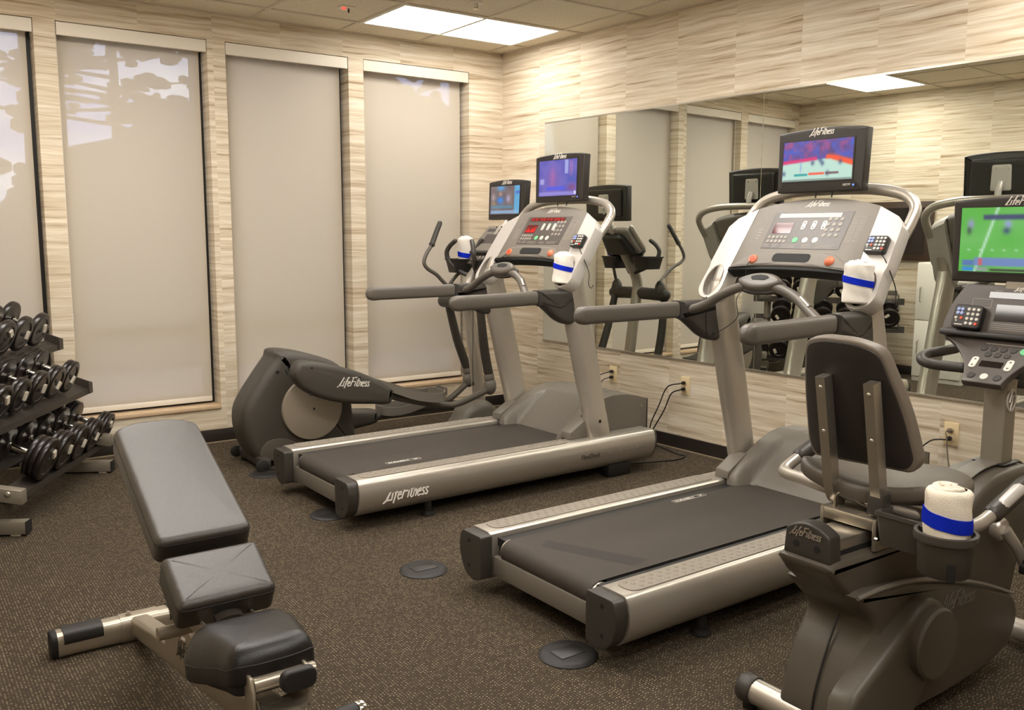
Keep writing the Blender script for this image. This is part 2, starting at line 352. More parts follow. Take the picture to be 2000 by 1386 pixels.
    def build(s, name, mat, parent=None, angle=38, label=None, kind=None):
        bmesh.ops.recalc_face_normals(s.bm, faces=s.bm.faces)
        me = bpy.data.meshes.new(name); s.bm.to_mesh(me); s.bm.free()
        me.materials.append(M[mat] if isinstance(mat, str) else mat)
        for p in me.polygons: p.use_smooth = True
        try: me.set_sharp_from_angle(angle=math.radians(angle))
        except Exception: pass
        o = bpy.data.objects.new(name, me); COL.objects.link(o)
        if parent: o.parent = parent
        if label: o['label'] = label
        if kind: o['kind'] = kind
        return o
def thing(name, label, cat, loc=(0, 0, 0), rz=0.0, group=None):
    o = bpy.data.objects.new(name, None); COL.objects.link(o); o.location = loc; o.rotation_euler = (0, 0, rz); o.empty_display_size = 0.1
    o['label'] = label; o['category'] = cat
    if group: o['group'] = group
    return o
def tag(o, label, cat, group=None):
    o['label'] = label; o['category'] = cat
    if group: o['group'] = group
    return o
def rpoly(pts, r, seg=5):
    out = []; n = len(pts); rs = r if isinstance(r, (list, tuple)) else [r] * n
    for i in range(n):
        p = Vector(pts[i]); a = Vector(pts[i - 1]); b_ = Vector(pts[(i + 1) % n]); d1 = (a - p); d2 = (b_ - p)
        q = min(rs[i], d1.length * 0.48, d2.length * 0.48)
        if q < 1e-5: out.append(tuple(p)); continue
        p1 = p + d1.normalized() * q; p2 = p + d2.normalized() * q
        for k in range(seg + 1):
            t = k / seg; out.append(tuple(p1 * (1 - t) ** 2 + p * (2 * t * (1 - t)) + p2 * t * t))
    return out
def smoothpoly(pts, sub=5):
    out = []; n = len(pts); v = [Vector(p) for p in pts]
    for i in range(n):
        p0, p1, p2, p3 = v[i - 1], v[i], v[(i + 1) % n], v[(i + 2) % n]
        for k in range(sub):
            t = k / sub; out.append(tuple(0.5 * ((2 * p1) + (p2 - p0) * t + (2 * p0 - 5 * p1 + 4 * p2 - p3) * t * t + (3 * p1 - p0 - 3 * p2 + p3) * t ** 3)))
    return out
def smooth_open(pts, sub):
    v = [Vector(p) for p in pts]; out = []
    for i in range(len(v) - 1):
        p0, p1, p2, p3 = v[max(i - 1, 0)], v[i], v[i + 1], v[min(i + 2, len(v) - 1)]
        for k in range(sub):
            t = k / sub; out.append(tuple(0.5 * ((2 * p1) + (p2 - p0) * t + (2 * p0 - 5 * p1 + 4 * p2 - p3) * t * t + (3 * p1 - p0 - 3 * p2 + p3) * t ** 3)))
    out.append(tuple(v[-1])); return out
def frame(o, ex, ey):
    o, ex, ey = Vector(o), Vector(ex).normalized(), Vector(ey).normalized(); ez = ex.cross(ey).normalized()
    return Matrix(((ex.x, ey.x, ez.x, o.x), (ex.y, ey.y, ez.y, o.y), (ex.z, ey.z, ez.z, o.z), (0, 0, 0, 1)))

# brush-script lettering made of flat ribbons
GL = {'L': ([[(.46, 1.0), (.30, .5), (.10, .03), (-.12, -.13)], [(-.02, .0), (.25, .07), (.62, .03)]], .56), 'i': ([[(.04, .56), (.0, .0)], [(.08, .82), (.075, .78)]], .19),
      'f': ([[(.38, .98), (.24, .98), (.14, .6), (.02, -.22)], [(-.02, .53), (.3, .56)]], .32), 'e': ([[(.02, .30), (.28, .36), (.24, .54), (.08, .5), (.0, .2), (.1, .0), (.3, .08)]], .36),
      'F': ([[(.18, .92), (.02, .0)], [(.0, .95), (.62, 1.02)], [(.1, .5), (.46, .55)]], .54), 't': ([[(.14, .92), (.03, .08), (.14, .0), (.22, .06)], [(-.04, .62), (.3, .65)]], .28),
      'n': ([[(.06, .55), (.0, .0)], [(.02, .32), (.18, .54), (.28, .48), (.24, .0)]], .37), 's': ([[(.28, .5), (.1, .54), (.06, .36), (.24, .2), (.18, .02), (-.02, .05)]], .31)}
def lettering(word, X, width, th=0.0006, wt=0.12, shear=0.30):
    total = sum(GL[c][1] for c in word); sc = width / total; b = B(); x = 0.0
    for c in word:
        for st in GL[c][0]:
            p = [Vector(((x + q[0] + q[1] * shear) * sc, q[1] * sc)) for q in st]; hw = wt * sc * 0.42
            Lf, Rt = [], []
            for i in range(len(p)):
                d = (p[min(i + 1, len(p) - 1)] - p[max(i - 1, 0)]).normalized(); nn = Vector((-d.y, d.x)) * hw * (1.15 if 0 < i < len(p) - 1 else 0.9)
                Lf.append(p[i] + nn); Rt.append(p[i] - nn)
            k = len(p); V = [(q.x, q.y, h) for h in (0, th) for q in Lf + Rt]
            F = []
            for i in range(k - 1):
                F += [(2 * k + i, 2 * k + k + i, 2 * k + k + i + 1, 2 * k + i + 1), (i, i + 1, 2 * k + i + 1, 2 * k + i), (k + i, 2 * k + k + i, 2 * k + k + i + 1, k + i + 1)]
            b.geo(V, F, X)
        x += GL[c][1]
    return b
BRAND = 'LifeFitness'
def text_obj(name, body, size, X, mat, parent, shear=0.0, th=0.0004, align='LEFT'):
    cu = bpy.data.curves.new(name, 'FONT'); cu.body = body; cu.size = size; cu.extrude = th; cu.shear = shear; cu.align_x = align
    t = bpy.data.objects.new(name + '_curve', cu); COL.objects.link(t)
    me = bpy.data.meshes.new_from_object(t.evaluated_get(bpy.context.evaluated_depsgraph_get())); bpy.data.objects.remove(t); bpy.data.curves.remove(cu)
    me.transform(X); me.materials.clear(); me.materials.append(M[mat]); me.name = name
    o = bpy.data.objects.new(name, me); COL.objects.link(o); o.parent = parent; return o

# ------------------------------------------------------------------ room
XL, XR0, YF = -4.15, 0.0, -8.2
def wallpt(s, off=0.0, z=0.0):     # point on the mirror wall, s metres from the corner, off metres into the room
    return Vector((math.sin(WD) * s - math.cos(WD) * off, -math.cos(WD) * s - math.sin(WD) * off, z))
WROT = -PI / 2 + WD                # local +x runs along the mirror wall towards the viewer, local -y... into the room
b = B(); b.box((-6.3, YF - 0.1, -0.12), (0.6, 0.3, 0.0)); b.build('floor', 'carpet', kind='structure')
b = B(); b.box((-6.3, YF - 0.1, CEIL), (0.6, 0.3, CEIL + 0.15))
b.build('ceiling', 'ceiling_tile', kind='structure')
WIN = [(-4.09, -3.236), (-3.121, -2.261), (-2.146, -1.296), (-1.182, -0.307)]
ZS, ZT = 0.245, 2.573
b = B()
edges = [XL - 0.2] + [v for w_ in WIN for v in w_] + [0.12]
for i in range(0, len(edges), 2): b.box((edges[i], 0, ZS), (edges[i + 1], 0.24, ZT))
b.box((XL - 0.2, 0, 0), (0.12, 0.24, ZS)); b.box((XL - 0.2, 0, ZT), (0.12, 0.24, CEIL))
b.build('wall_back', 'wallpaper_x', kind='structure')
b = B(); p0, p1 = wallpt(-0.1), wallpt(8.6); q0, q1 = wallpt(-0.1, -0.14), wallpt(8.6, -0.14)
b.prism([(p0.x, p0.y), (p1.x, p1.y), (q1.x, q1.y), (q0.x, q0.y)], 'z', 0, CEIL); b.build('wall_right', 'wallpaper_y', kind='structure')
b = B(); b.box((XL - 0.14, -4.2, 0), (XL, 0.2, CEIL)); b.box((-6.2, -4.2, 0), (XL - 0.14, -4.06, CEIL)); b.box((-6.3, YF, 0), (-6.2, -4.2, CEIL))
b.build('wall_left', 'wallpaper_y', kind='structure')
b = B(); b.box((-6.3, YF - 0.1, 0), (0.6, YF, CEIL)); b.build('wall_front', 'wallpaper_x', kind='structure')
b = B(); b.box((XL, -0.012, 0), (0.0, 0.0, 0.087), 0.002); b.build('baseboard_back', 'dark_base', kind='structure')
b = B(); a0, a1, c0, c1 = wallpt(0), wallpt(8.2), wallpt(8.2, 0.012), wallpt(0, 0.012)
b.prism([(a0.x, a0.y), (a1.x, a1.y), (c1.x if False else c0.x, c0.y), (c1.x, c1.y)], 'z', 0, 0.087); b.build('baseboard_right', 'dark_base', kind='structure')
b = B(); b.box((XL, -4.2, 0), (XL + 0.012, -0.012, 0.087), 0.002); b.build('baseboard_left', 'dark_base', kind='structure')
b = B(); b.box((XL, -0.02, 0), (0.0, -0.012, 0.006)); a0, a1, c0, c1 = wallpt(0.02, 0.012), wallpt(8.2, 0.012), wallpt(8.2, 0.02), wallpt(0.02, 0.02)
b.prism([(a0.x, a0.y), (a1.x, a1.y), (c0.x, c0.y), (c1.x, c1.y)], 'z', 0, 0.006); b.build('trim_1', 'caulk', kind='structure')
# ceiling grid
b = B()
xs = [-0.143 - 0.61 * k for k in range(0, 11)]; ys = [-0.316 - 0.61 * k for k in range(0, 13)]
for x in xs: b.box((x - 0.012, YF, CEIL - 0.006), (x + 0.012, 0, CEIL + 0.001))
for y in ys: b.box((-6.2, y - 0.012, CEIL - 0.0066), (0.3, y + 0.012, CEIL + 0.001))
b.box((XL, -0.022, CEIL - 0.008), (0.0, 0.0, CEIL + 0.001)); a0, a1, c0, c1 = wallpt(0), wallpt(8.2), wallpt(8.2, 0.022), wallpt(0, 0.022)
b.prism([(a0.x, a0.y), (a1.x, a1.y), (c0.x, c0.y), (c1.x, c1.y)], 'z', CEIL - 0.008, CEIL + 0.001)
b.build('trim_2', 'tile_grid', kind='structure')
TL = ['long white ceiling light panel near the corner of window wall and mirror wall', 'white ceiling light panel seen reflected at the top of the wall mirror',
      'white ceiling light panel above and between the two treadmills, out of frame', 'white ceiling light panel above the weight bench, out of frame',
      'white ceiling light panel over the exercise bike console, out of frame', 'white ceiling light panel above the camera, out of frame', 'white ceiling light panel in the recess behind the camera']
for (x, y), lb in zip(TROFFERS, TL):
    t = thing('ceiling_light', lb, 'ceiling light', (x, y, CEIL), 0, 'fluorescent ceiling panels')
    f = B()
    for s_ in (-1, 1):
        f.box((-0.61, s_ * 0.293 - 0.012, -0.010), (0.61, s_ * 0.293 + 0.012, 0.0), 0.001); f.box((s_ * 0.598 - 0.012, -0.281, -0.010), (s_ * 0.598 + 0.012, 0.281, 0.0), 0.001)
    f.build('frame', 'cabinet_white', t)
    d = B(); d.box((-0.586, -0.281, -0.004), (0.586, 0.281, -0.001)); d.build('diffuser', 'diffuser_near' if y > -1.0 else 'diffuser', t)
s_ = thing('ceiling_sensor', 'small square white ceiling sensor with red lamp beside the ceiling light', 'sensor', (-1.6, -0.62, CEIL))
f = B(); f.box((-0.045, -0.045, -0.008), (0.045, 0.045, 0.0), 0.003); f.build('plate', 'valance_cream', s_)
f = B(); f.ball((-0.018, -0.012, -0.012), 0.012, 0.012, 0.008); f.build('red_light', 'red_lamp', s_, label='glowing red lamp')
f = B(); f.cyl((0.02, 0.0, -0.03), (0.02, 0.0, -0.006), 0.006); f.build('probe', 'dark_grey', s_)
s_ = thing('fire_sprinkler', 'small ceiling fire sprinkler at the top edge near the ceiling light', 'sprinkler', (-1.02, -1.19, CEIL))
f = B(); f.lathe([(0.04, 0.0), (0.038, -0.006), (0.012, -0.01), (0.008, -0.03)], (0, 0, 0), (0, 0, 1)); f.build('escutcheon', 'cabinet_white', s_)
f = B(); f.cyl((0, 0, -0.04), (0, 0, -0.034), 0.016); f.tube([(-0.012, 0, -0.012), (-0.012, 0, -0.036)], 0.002, 6, 1); f.tube([(0.012, 0, -0.012), (0.012, 0, -0.036)], 0.002, 6, 1); f.build('deflector', 'steel', s_)

# windows + roller blinds
names = ['far left, cut by the picture edge, with sky and trees showing through', 'beside the dumbbell rack with clouds and branches showing at its top', 'behind the elliptical shroud', 'nearest the mirror wall, behind the elliptical']
for i, (x0, x1) in enumerate(WIN):
    f = B(); y0, y1 = 0.135, 0.20
    f.box((x0, y0, ZS), (x0 + 0.055, y1, ZT)); f.box((x1 - 0.055, y0, ZS), (x1, y1, ZT)); f.box((x0 + 0.055, y0, ZS), (x1 - 0.055, y1, ZS + 0.06)); f.box((x0 + 0.055, y0, ZT - 0.06), (x1 - 0.055, y1, ZT))
    f.box((x0 + 0.055, y0, 0.74), (x1 - 0.055, y1, 0.80))
    wf = f.build('window_%d' % (i + 1), 'frame_bronze', kind='structure')
    f = B(); f.box((x0 + 0.055, 0.164, ZS + 0.06), (x1 - 0.055, 0.168, 0.74)); f.box((x0 + 0.055, 0.164, 0.80), (x1 - 0.055, 0.168, ZT - 0.06)); f.build('pane', 'window_glass', wf)
    f = B(); f.box((x0 - 0.0, -0.012, ZS - 0.022), (x1 + 0.0, 0.135, ZS + 0.002), 0.004); f.build('trim_%d' % (i + 3), 'sill_stone', kind='structure')
    t = thing('roller_blind', 'beige roller blind ' + names[i], 'blind', ((x0 + x1) / 2, 0.09, ZS), 0, 'roller blinds on the window wall')
    hw = (x1 - x0) / 2; H = ZT - ZS
    f = B(); f.geo([(-hw + 0.012, 0, 0.05), (hw - 0.028, 0, 0.05), (hw - 0.028, 0, H - 0.05), (-hw + 0.012, 0, H - 0.05)], [(0, 1, 2, 3)]); f.build('fabric', 'blind_fabric', t)
    f = B(); f.box((-hw + 0.012, -0.004, 0.018), (hw - 0.028, 0.004, 0.052), 0.003); f.build('hem_bar', 'valance_cream', t)
    f = B(); f.box((-hw + 0.004, -0.088, H - 0.078), (hw - 0.004, -0.076, H - 0.004), 0.002); f.box((-hw + 0.004, -0.076, H - 0.014), (hw - 0.004, 0.02, H - 0.004)); f.build('valance', 'valance_cream', t)
    f = B(); f.cyl((-hw + 0.01, 0.0, H - 0.045), (hw - 0.02, 0.0, H - 0.045), 0.022); f.build('roller', 'valance_cream', t)
    if i == 1:
        f = B(); f.tube([(-hw + 0.006, -0.02, H - 0.05), (-hw + 0.006, -0.02, 0.45)], 0.002, 6, 1); f.tube([(-hw + 0.012, -0.03, H - 0.05), (-hw + 0.010, -0.03, 0.45)], 0.002, 6, 1)
        f.build('bead_chain', 'valance_cream', t)
        f = B(); f.box((-hw + 0.001, -0.035, 0.60), (-hw + 0.014, -0.012, 0.64), 0.003); f.build('chain_tensioner', 'cabinet_white', t)

# outside: paving and conifers seen dimly through the blinds
b = B(); b.box((-14, 0.4, -0.3), (6, 40, -0.2)); b.build('paving_ground', 'paving', kind='structure')
def pine(x, y, h, z0, r, n, label, seed):
    rnd = random.Random(seed); t = thing('pine_tree', label, 'tree', (x, y, -0.2), 0, 'dark pines outside the windows')
    f = B(); f.tube([(0, 0, 0), (0.08, 0, h * 0.5), (0, 0, h)], [0.09, 0.06, 0.02], 8, 4); f.build('trunk', 'bark', t)
    f = B()
    for k in range(n):
        z = z0 + (h - z0) * rnd.random(); rr = (r * (1 - (z - z0) / (h - z0)) ** 0.75 + 0.10) * (0.55 + 0.5 * rnd.random()); a = rnd.random() * 2 * PI
        d = Vector((math.cos(a), math.sin(a), 0.18 - 0.25 * rnd.random())); tip = Vector((0, 0, z)) + d * rr
        f.tube([Vector((0, 0, z)), Vector((0, 0, z)) + d * rr * 0.5, tip], [0.03, 0.02, 0.008], 5, 1)
        for j in range(16):
            c = Vector((0, 0, z)) + d * rr * (0.3 + 0.7 * rnd.random()); q = 0.035 + 0.075 * rnd.random() * min(1, rr)
            f.ball(c + Vector((rnd.uniform(-1, 1), rnd.uniform(-1, 1), rnd.uniform(-.5, .5))) * q * 1.6, q * rnd.uniform(.7, 1.6), q * rnd.uniform(.7, 1.6), q * rnd.uniform(.35, .8), 5, 3)
    f.build('foliage', 'needles', t)
pine(-1.25, 7.6, 7.0, 2.95, 2.0, 120, 'broad dark pine crown outside, seen through the top of the blind beside the dumbbell rack', 5)
pine(-2.75, 15.0, 6.4, 2.6, 1.1, 46, 'slim dark pine outside, seen through the far left blind', 3)
def hedge(x0, x1, y, h, label, seed):
    rnd = random.Random(seed); t = thing('hedge', label, 'hedge', ((x0 + x1) / 2, y, -0.2), 0, 'dark hedges outside the windows'); L_ = (x1 - x0) / 2
    f = B(); n = int(L_ * 5); f.loft([[(-L_ + 2 * L_ * k / n, q * (0.45 + 0.08 * rnd.random()), z * (h + 0.55 * math.sin(k * 0.23 + seed) + 0.35 * math.sin(k * 0.61 + 2 * seed) + 0.25 * rnd.random())) for q, z in ((-1, 0), (-1, 0.6), (-0.8, 0.95), (0, 1.0), (0.8, 0.95), (1, 0.6), (1, 0))] for k in range(n + 1)])
    for k in range(int(L_ * 2 * h * 16)):
        q = rnd.uniform(.06, .14); f.ball((rnd.uniform(-L_, L_), -0.43, h * rnd.random()) if rnd.random() < 0.8 else (rnd.uniform(-L_, L_), rnd.uniform(-.4, .4), h + rnd.uniform(-.5, .6)), q, q * .6, q * .8, 5, 3)
    f.build('foliage', 'needles', t)
hedge(-0.75, 7.5, 5.2, 4.0, 'tall dark hedge outside behind the two blinds nearest the corner', 9)
hedge(-6.0, -0.85, 5.4, 2.45, 'lower dark hedge outside behind the two left blinds', 10)
# wall mirrors
def MW(s, off, z): p = wallpt(s, off); return Vector((p.x, p.y, z))
def slab(b, s0, s1, o0, o1, z0, z1, bev=0.0):
    P = [MW(s0, o0, 0), MW(s1, o0, 0), MW(s1, o1, 0), MW(s0, o1, 0)]
    return b.prism([(p.x, p.y) for p in P], 'z', z0, z1, bev)
ZM0, ZM1 = 0.582, 2.172
for (s0, s1), lb in zip(((0.516, 2.4385), (2.4415, 4.38)), ('frameless wall mirror panel nearest the corner, behind the far treadmill', 'frameless wall mirror panel on the right, behind the near treadmill and bike')):
    t = thing('wall_mirror', lb, 'mirror', (0, 0, 0), 0, 'mirror panels on the right wall')
    f = B(); slab(f, s0, s1, 0.001, 0.005, ZM0 + 0.004, ZM1 - 0.004); f.build('glass', 'mirror_silver', t)
    f = B(); slab(f, s0, s1, 0.0, 0.009, ZM0 - 0.006, ZM0 + 0.004); f.build('bottom_channel', 'steel', t)
    f = B(); slab(f, s0, s1, 0.0, 0.009, ZM1 - 0.004, ZM1 + 0.006); f.build('top_channel', 'steel', t)

# outlets and cords
OUT = [(1.272, 0.411, 'ivory wall outlet under the mirror behind the far treadmill, first from the corner'), (1.922, 0.418, 'ivory wall outlet between the two treadmills with two black plugs'), (3.62, 0.409, 'ivory wall outlet beside the exercise bike post')]
for s0, z0, lb in OUT:
    t = thing('wall_outlet', lb, 'outlet', wallpt(s0, 0, z0), 0, 'ivory wall outlets')
    X = frame((0, 0, 0), (math.sin(WD), -math.cos(WD), 0), (0, 0, 1))  # local z = into wall? normal handled by sign
    f = B(); f.box((-0.036, -0.058, 0.0), (0.036, 0.058, 0.007), 0.003, X=X); f.build('plate', 'outlet_ivory', t)
    for zz in (-0.02, 0.02):
        f = B(); f.pad(rpoly([(-0.015, zz - 0.014), (0.015, zz - 0.014), (0.015, zz + 0.014), (-0.015, zz + 0.014)], 0.008), 0.0065, 0.009, 0.001, lambda p, q, h: X @ Vector((p, q, h))); f.build('receptacle', 'outlet_ivory', t)
def WP(s, off, z): p = wallpt(s, off); return (p.x, p.y, z)
def cord(label, pts, r=0.0035, mat='cord_black', plug=None):
    t = thing('power_cord', label, 'cord', (pts[0][0], pts[0][1], pts[0][2]), 0, 'power cords at the mirror wall'); o = Vector(pts[0])
    f = B(); f.tube([Vector(p) - o for p in pts], r, 8, 6); f.build('cable', mat, t)
    f = B(); d = Vector((-math.cos(WD), -math.sin(WD), 0)); f.cyl(Vector((0, 0, 0)) - d * 0.018, d * 0.006, 0.011, n=14, bev=0.003); f.build('plug', mat, t)
def from_wall(s, z, rest): return [WP(s, 0.029, z), WP(s - 0.005, 0.05, z - 0.003)] + rest
cord('thin black cord from the upper socket of the outlet nearest the corner', from_wall(1.272, 0.432, [WP(1.2, 0.09, 0.39), WP(1.15, 0.12, 0.28), WP(1.12, 0.14, 0.1), WP(1.1, 0.16, 0.008)]))
cord('thin black cord from the lower socket of the outlet nearest the corner', from_wall(1.272, 0.392, [WP(1.235, 0.08, 0.36), WP(1.2, 0.1, 0.22), WP(1.2, 0.12, 0.06), WP(1.22, 0.16, 0.008)]))
cord('black cord from the upper socket between the treadmills, running along the floor', from_wall(1.922, 0.438, [WP(1.82, 0.06, 0.40), WP(1.76, 0.07, 0.27), WP(1.70, 0.08, 0.13), WP(1.72, 0.09, 0.03), WP(1.83, 0.09, 0.008), WP(2.0, 0.13, 0.006), (-0.03, -2.05, 0.006), (-0.14, -2.09, 0.006), (-0.28, -2.05, 0.006), (-0.42, -2.0, 0.006)]), 0.0042)
cord('black cord from the lower socket between the treadmills', from_wall(1.922, 0.398, [WP(1.85, 0.055, 0.36), WP(1.8, 0.06, 0.25), WP(1.72, 0.066, 0.12), WP(1.66, 0.075, 0.03), WP(1.55, 0.1, 0.006), WP(1.45, 0.16, 0.006)]), 0.0042)
cord('black cord from the outlet by the bike, curving left to the near treadmill', from_wall(3.62, 0.389, [WP(3.55, 0.07, 0.37), WP(3.47, 0.09, 0.27), WP(3.4, 0.1, 0.12), WP(3.36, 0.12, 0.008)]))
cord('grey cord from the outlet by the bike, hanging down to the floor', from_wall(3.62, 0.429, [WP(3.625, 0.06, 0.40), WP(3.65, 0.07, 0.27), WP(3.70, 0.08, 0.12), WP(3.74, 0.1, 0.008)]), 0.0035, 'cord_grey')
DISC = [(-2.326, -2.782, 'round black floor plate on open carpet between the two treadmills'), (-2.313, -3.712, 'round black floor plate beside the near treadmill rear corner, closest to camera'),
        (-2.316, -0.964, 'round black floor plate under the rear of the elliptical'), (-2.334, -1.879, 'round black floor plate in shadow under the rear of the far treadmill')]
for x, y, lb in DISC:
    t = thing('floor_plate', lb, 'floor plate', (x, y, 0), 0, 'round black floor plates')
    f = B(); f.lathe([(0.099, 0.0), (0.099, 0.003), (0.090, 0.010), (0.084, 0.0115), (0.06, 0.0125), (0.001, 0.013)], (0, 0, 0), (0, 0, 1), 40); f.build('cover', 'rubber', t)
    f = B(); f.prism(rpoly([(-0.052, -0.034), (0.052, -0.034), (0.052, 0.034), (-0.052, 0.034)], 0.006), 'z', 0.0125, 0.0145, 0.001); f.build('flap', 'black_plastic', t)

# left wall: dark framed screen and white cabinet (both only seen in the mirror)
t = thing('framed_screen', 'dark wood framed black wall screen, seen only in the mirror beside the near treadmill', 'screen', (XL, -1.06, 1.41))
f = B(); f.box((0, -0.45, -0.285), (0.05, 0.45, 0.285), 0.004); f.build('frame', 'dark_wood', t)
f = B(); f.box((0.05, -0.385, -0.225), (0.053, 0.385, 0.225)); f.build('glass', 'glass_dark', t)
t = thing('storage_cabinet', 'white storage cabinet against the left wall, seen in the mirror behind the bike console', 'cabinet', (XL + 0.17, -1.76, 0))
f = B(); f.box((-0.16, -0.23, 0.0), (0.15, 0.23, 1.12), 0.006); f.build('body', 'cabinet_white', t)
for k in (0, 1):
    f = B(); f.box((0.15, -0.225, 0.05 + 0.535 * k), (0.168, 0.225, 0.575 + 0.535 * k), 0.003); dd = f.build('door', 'cabinet_white', t)
    f = B(); f.tube([(0.168, 0.18, 0.25 + 0.5 * k), (0.185, 0.18, 0.26 + 0.5 * k), (0.185, 0.18, 0.38 + 0.5 * k), (0.168, 0.18, 0.39 + 0.5 * k)], 0.005, 8, 1); f.build('handle', 'steel', dd)

# ------------------------------------------------------------------ shared machine parts
def paint(kind, w_, h_):
    rnd = np.random.RandomState({'court': 3, 'studio': 5, 'show': 8, 'field': 11}[kind])
    y, x = np.mgrid[0:h_, 0:w_]; x = x / (w_ - 1); y = 1 - y / (h_ - 1)      # y up
    def noise(nx, ny):
        g = rnd.rand(ny + 1, nx + 1); gx = x * nx; gy = (1 - y) * ny; i = np.minimum(gx.astype(int), nx - 1); j = np.minimum(gy.astype(int), ny - 1); fx = gx - i; fy = gy - j
        return (g[j, i] * (1 - fx) + g[j, i + 1] * fx) * (1 - fy) + (g[j + 1, i] * (1 - fx) + g[j + 1, i + 1] * fx) * fy
    im = np.zeros((h_, w_, 3))
    def mixin(mask, c): 
        m = np.clip(mask, 0, 1)[..., None]; im[:] = im * (1 - m) + np.array(c) / 255.0 * m
    def blob(cx, cy, rx, ry, c, a=1.0): mixin(a * np.exp(-(((x - cx) / rx) ** 2 + ((y - cy) / ry) ** 2)), c)
    def bar(x0, x1, y0, y1, c, a=1.0, s=0.012): mixin(a * np.clip((x - x0) / s, 0, 1) * np.clip((x1 - x) / s, 0, 1) * np.clip((y - y0) / s, 0, 1) * np.clip((y1 - y) / s, 0, 1), c)
    if kind == 'court':
        mixin(np.ones_like(x), (96, 70, 150)); mixin(noise(14, 8) * 1.3 - 0.35, (40, 96, 220)); mixin(noise(18, 9) * 1.3 - 0.55, (200, 70, 120)); mixin(noise(22, 10) - 0.6, (60, 40, 70))
        edge = 0.46 + 0.14 * x + np.where(x > 0.68, -(x - 0.68) * 0.75, 0)
        mixin((edge - y) / 0.03, (190, 226, 212)); band = np.exp(-((y - edge - 0.02) / 0.045) ** 2)
        mixin(band * (x < 0.5), (236, 40, 110)); mixin(band * (x >= 0.62) * 1.4, (250, 80, 40)); mixin(np.clip((x - 0.62) * 6, 0, 1) * np.exp(-((y - edge - 0.05) / 0.06) ** 2), (250, 84, 44))
        for cx, cy in ((.44, .44), (.55, .5), (.58, .42), (.83, .43), (.02, .2), (.66, .17)): blob(cx, cy, .025, .06, (70, 84, 130), .9)
        blob(.27, .35, .012, .16, (120, 140, 220), .6); bar(.17, .38, .12, .19, (20, 160, 160)); bar(.38, .62, .13, .20, (244, 92, 70)); bar(.62, .82, .14, .20, (110, 80, 90)); bar(0, 1, 0, .045, (40, 40, 44), .6)
    elif kind == 'studio':
        mixin(np.ones_like(x), (110, 100, 190)); mixin(noise(6, 5) * 1.2 - 0.4, (70, 70, 170)); blob(.37, .5, .07, .26, (196, 120, 190)); blob(.37, .45, .16, .3, (120, 76, 150), .5)
        bar(.68, .78, .6, 1, (190, 200, 245), .7); bar(.8, .9, .3, .95, (170, 120, 180), .6); blob(.85, .45, .12, .14, (70, 84, 180)); bar(.02, .16, .32, .5, (190, 190, 235), .7, .03); bar(.18, .72, .14, .28, (70, 84, 235), .9, .05)
        bar(0, 1, .0, .13, (150, 140, 215), .9, .03); blob(.88, .22, .1, .09, (130, 70, 130)); bar(.93, .99, .03, .12, (225, 225, 240))
    elif kind == 'show':
        mixin(np.ones_like(x), (104, 88, 92)); mixin(noise(7, 5) - 0.3, (140, 120, 110)); blob(.36, .95, .13, .12, (80, 160, 220)); blob(.35, .5, .11, .13, (40, 130, 226)); blob(.35, .72, .05, .07, (200, 140, 110)); blob(.62, .55, .07, .14, (170, 160, 190)); blob(.1, .6, .06, .14, (170, 150, 150))
        bar(.8, 1.1, 0, 1.1, (90, 176, 224), .9, .04); blob(.94, .76, .08, .05, (60, 90, 190)); bar(0, .8, .18, .34, (80, 140, 170), .8, .06); bar(0, 1, 0, .16, (140, 176, 214), .9, .05); blob(.12, .38, .08, .07, (180, 160, 90), .6)
    else:
        mixin(np.ones_like(x), (84, 176, 66)); mixin(noise(5, 4) * 0.7, (120, 190, 110)); mixin(np.exp(-((x - (.14 + .17 * y)) / .012) ** 2), (190, 226, 200)); mixin(.8 * np.exp(-((x - (.62 + .17 * y)) / .012) ** 2), (190, 226, 200))
        blob(.085, .74, .028, .08, (150, 150, 200)); blob(.075, .64, .02, .06, (60, 84, 70)); blob(.40, .74, .03, .07, (150, 160, 215)); blob(.39, .64, .03, .05, (50, 84, 110)); blob(.8, .6, .03, .09, (150, 150, 200)); bar(.18, .8, .80, .90, (54, 62, 110), .9, .02)
        for k in range(9): blob(.08 + .1 * k, .34, .012, .015, (190, 226, 200), .8)
        bar(.12, 1.1, .08, .23, (110, 130, 200), .9, .02); bar(.02, .14, .08, .19, (84, 110, 190), .9, .02); bar(.16, .21, .09, .22, (220, 84, 80), .9, .02); bar(.02, .14, .0, .08, (40, 130, 230), .9, .02); bar(.14, .26, 0, .08, (150, 150, 170), .8, .02); bar(.26, 1.1, 0, .06, (56, 52, 52), .9, .02); bar(.55, .9, .11, .2, (190, 196, 230), .7, .03)
    return np.clip(im, 0, 1)
def screen(name, x0, x1, z0, z1, yv, kind, parent, X):
    w_, h_ = 72, 48; im = paint(kind, w_, h_); V = [(x0 + (x1 - x0) * i / (w_ - 1), z1 + (z0 - z1) * j / (h_ - 1), yv) for j in range(h_) for i in range(w_)]
    F = [(j * w_ + i, (j + 1) * w_ + i, (j + 1) * w_ + i + 1, j * w_ + i + 1) for j in range(h_ - 1) for i in range(w_ - 1)]
    me = bpy.data.meshes.new(name); me.from_pydata([X @ Vector(v) for v in V], [], F)
    at = me.color_attributes.new('picture', 'FLOAT_COLOR', 'POINT'); lin_ = np.where(im <= 0.04045, im / 12.92, ((im + 0.055) / 1.055) ** 2.4).reshape(-1, 3)
    at.data.foreach_set('color', np.concatenate([lin_, np.ones((w_ * h_, 1))], 1).ravel().astype(np.float32))
    me.materials.append(M['screen_picture']); o = bpy.data.objects.new(name, me); COL.objects.link(o); o.parent = parent; return o
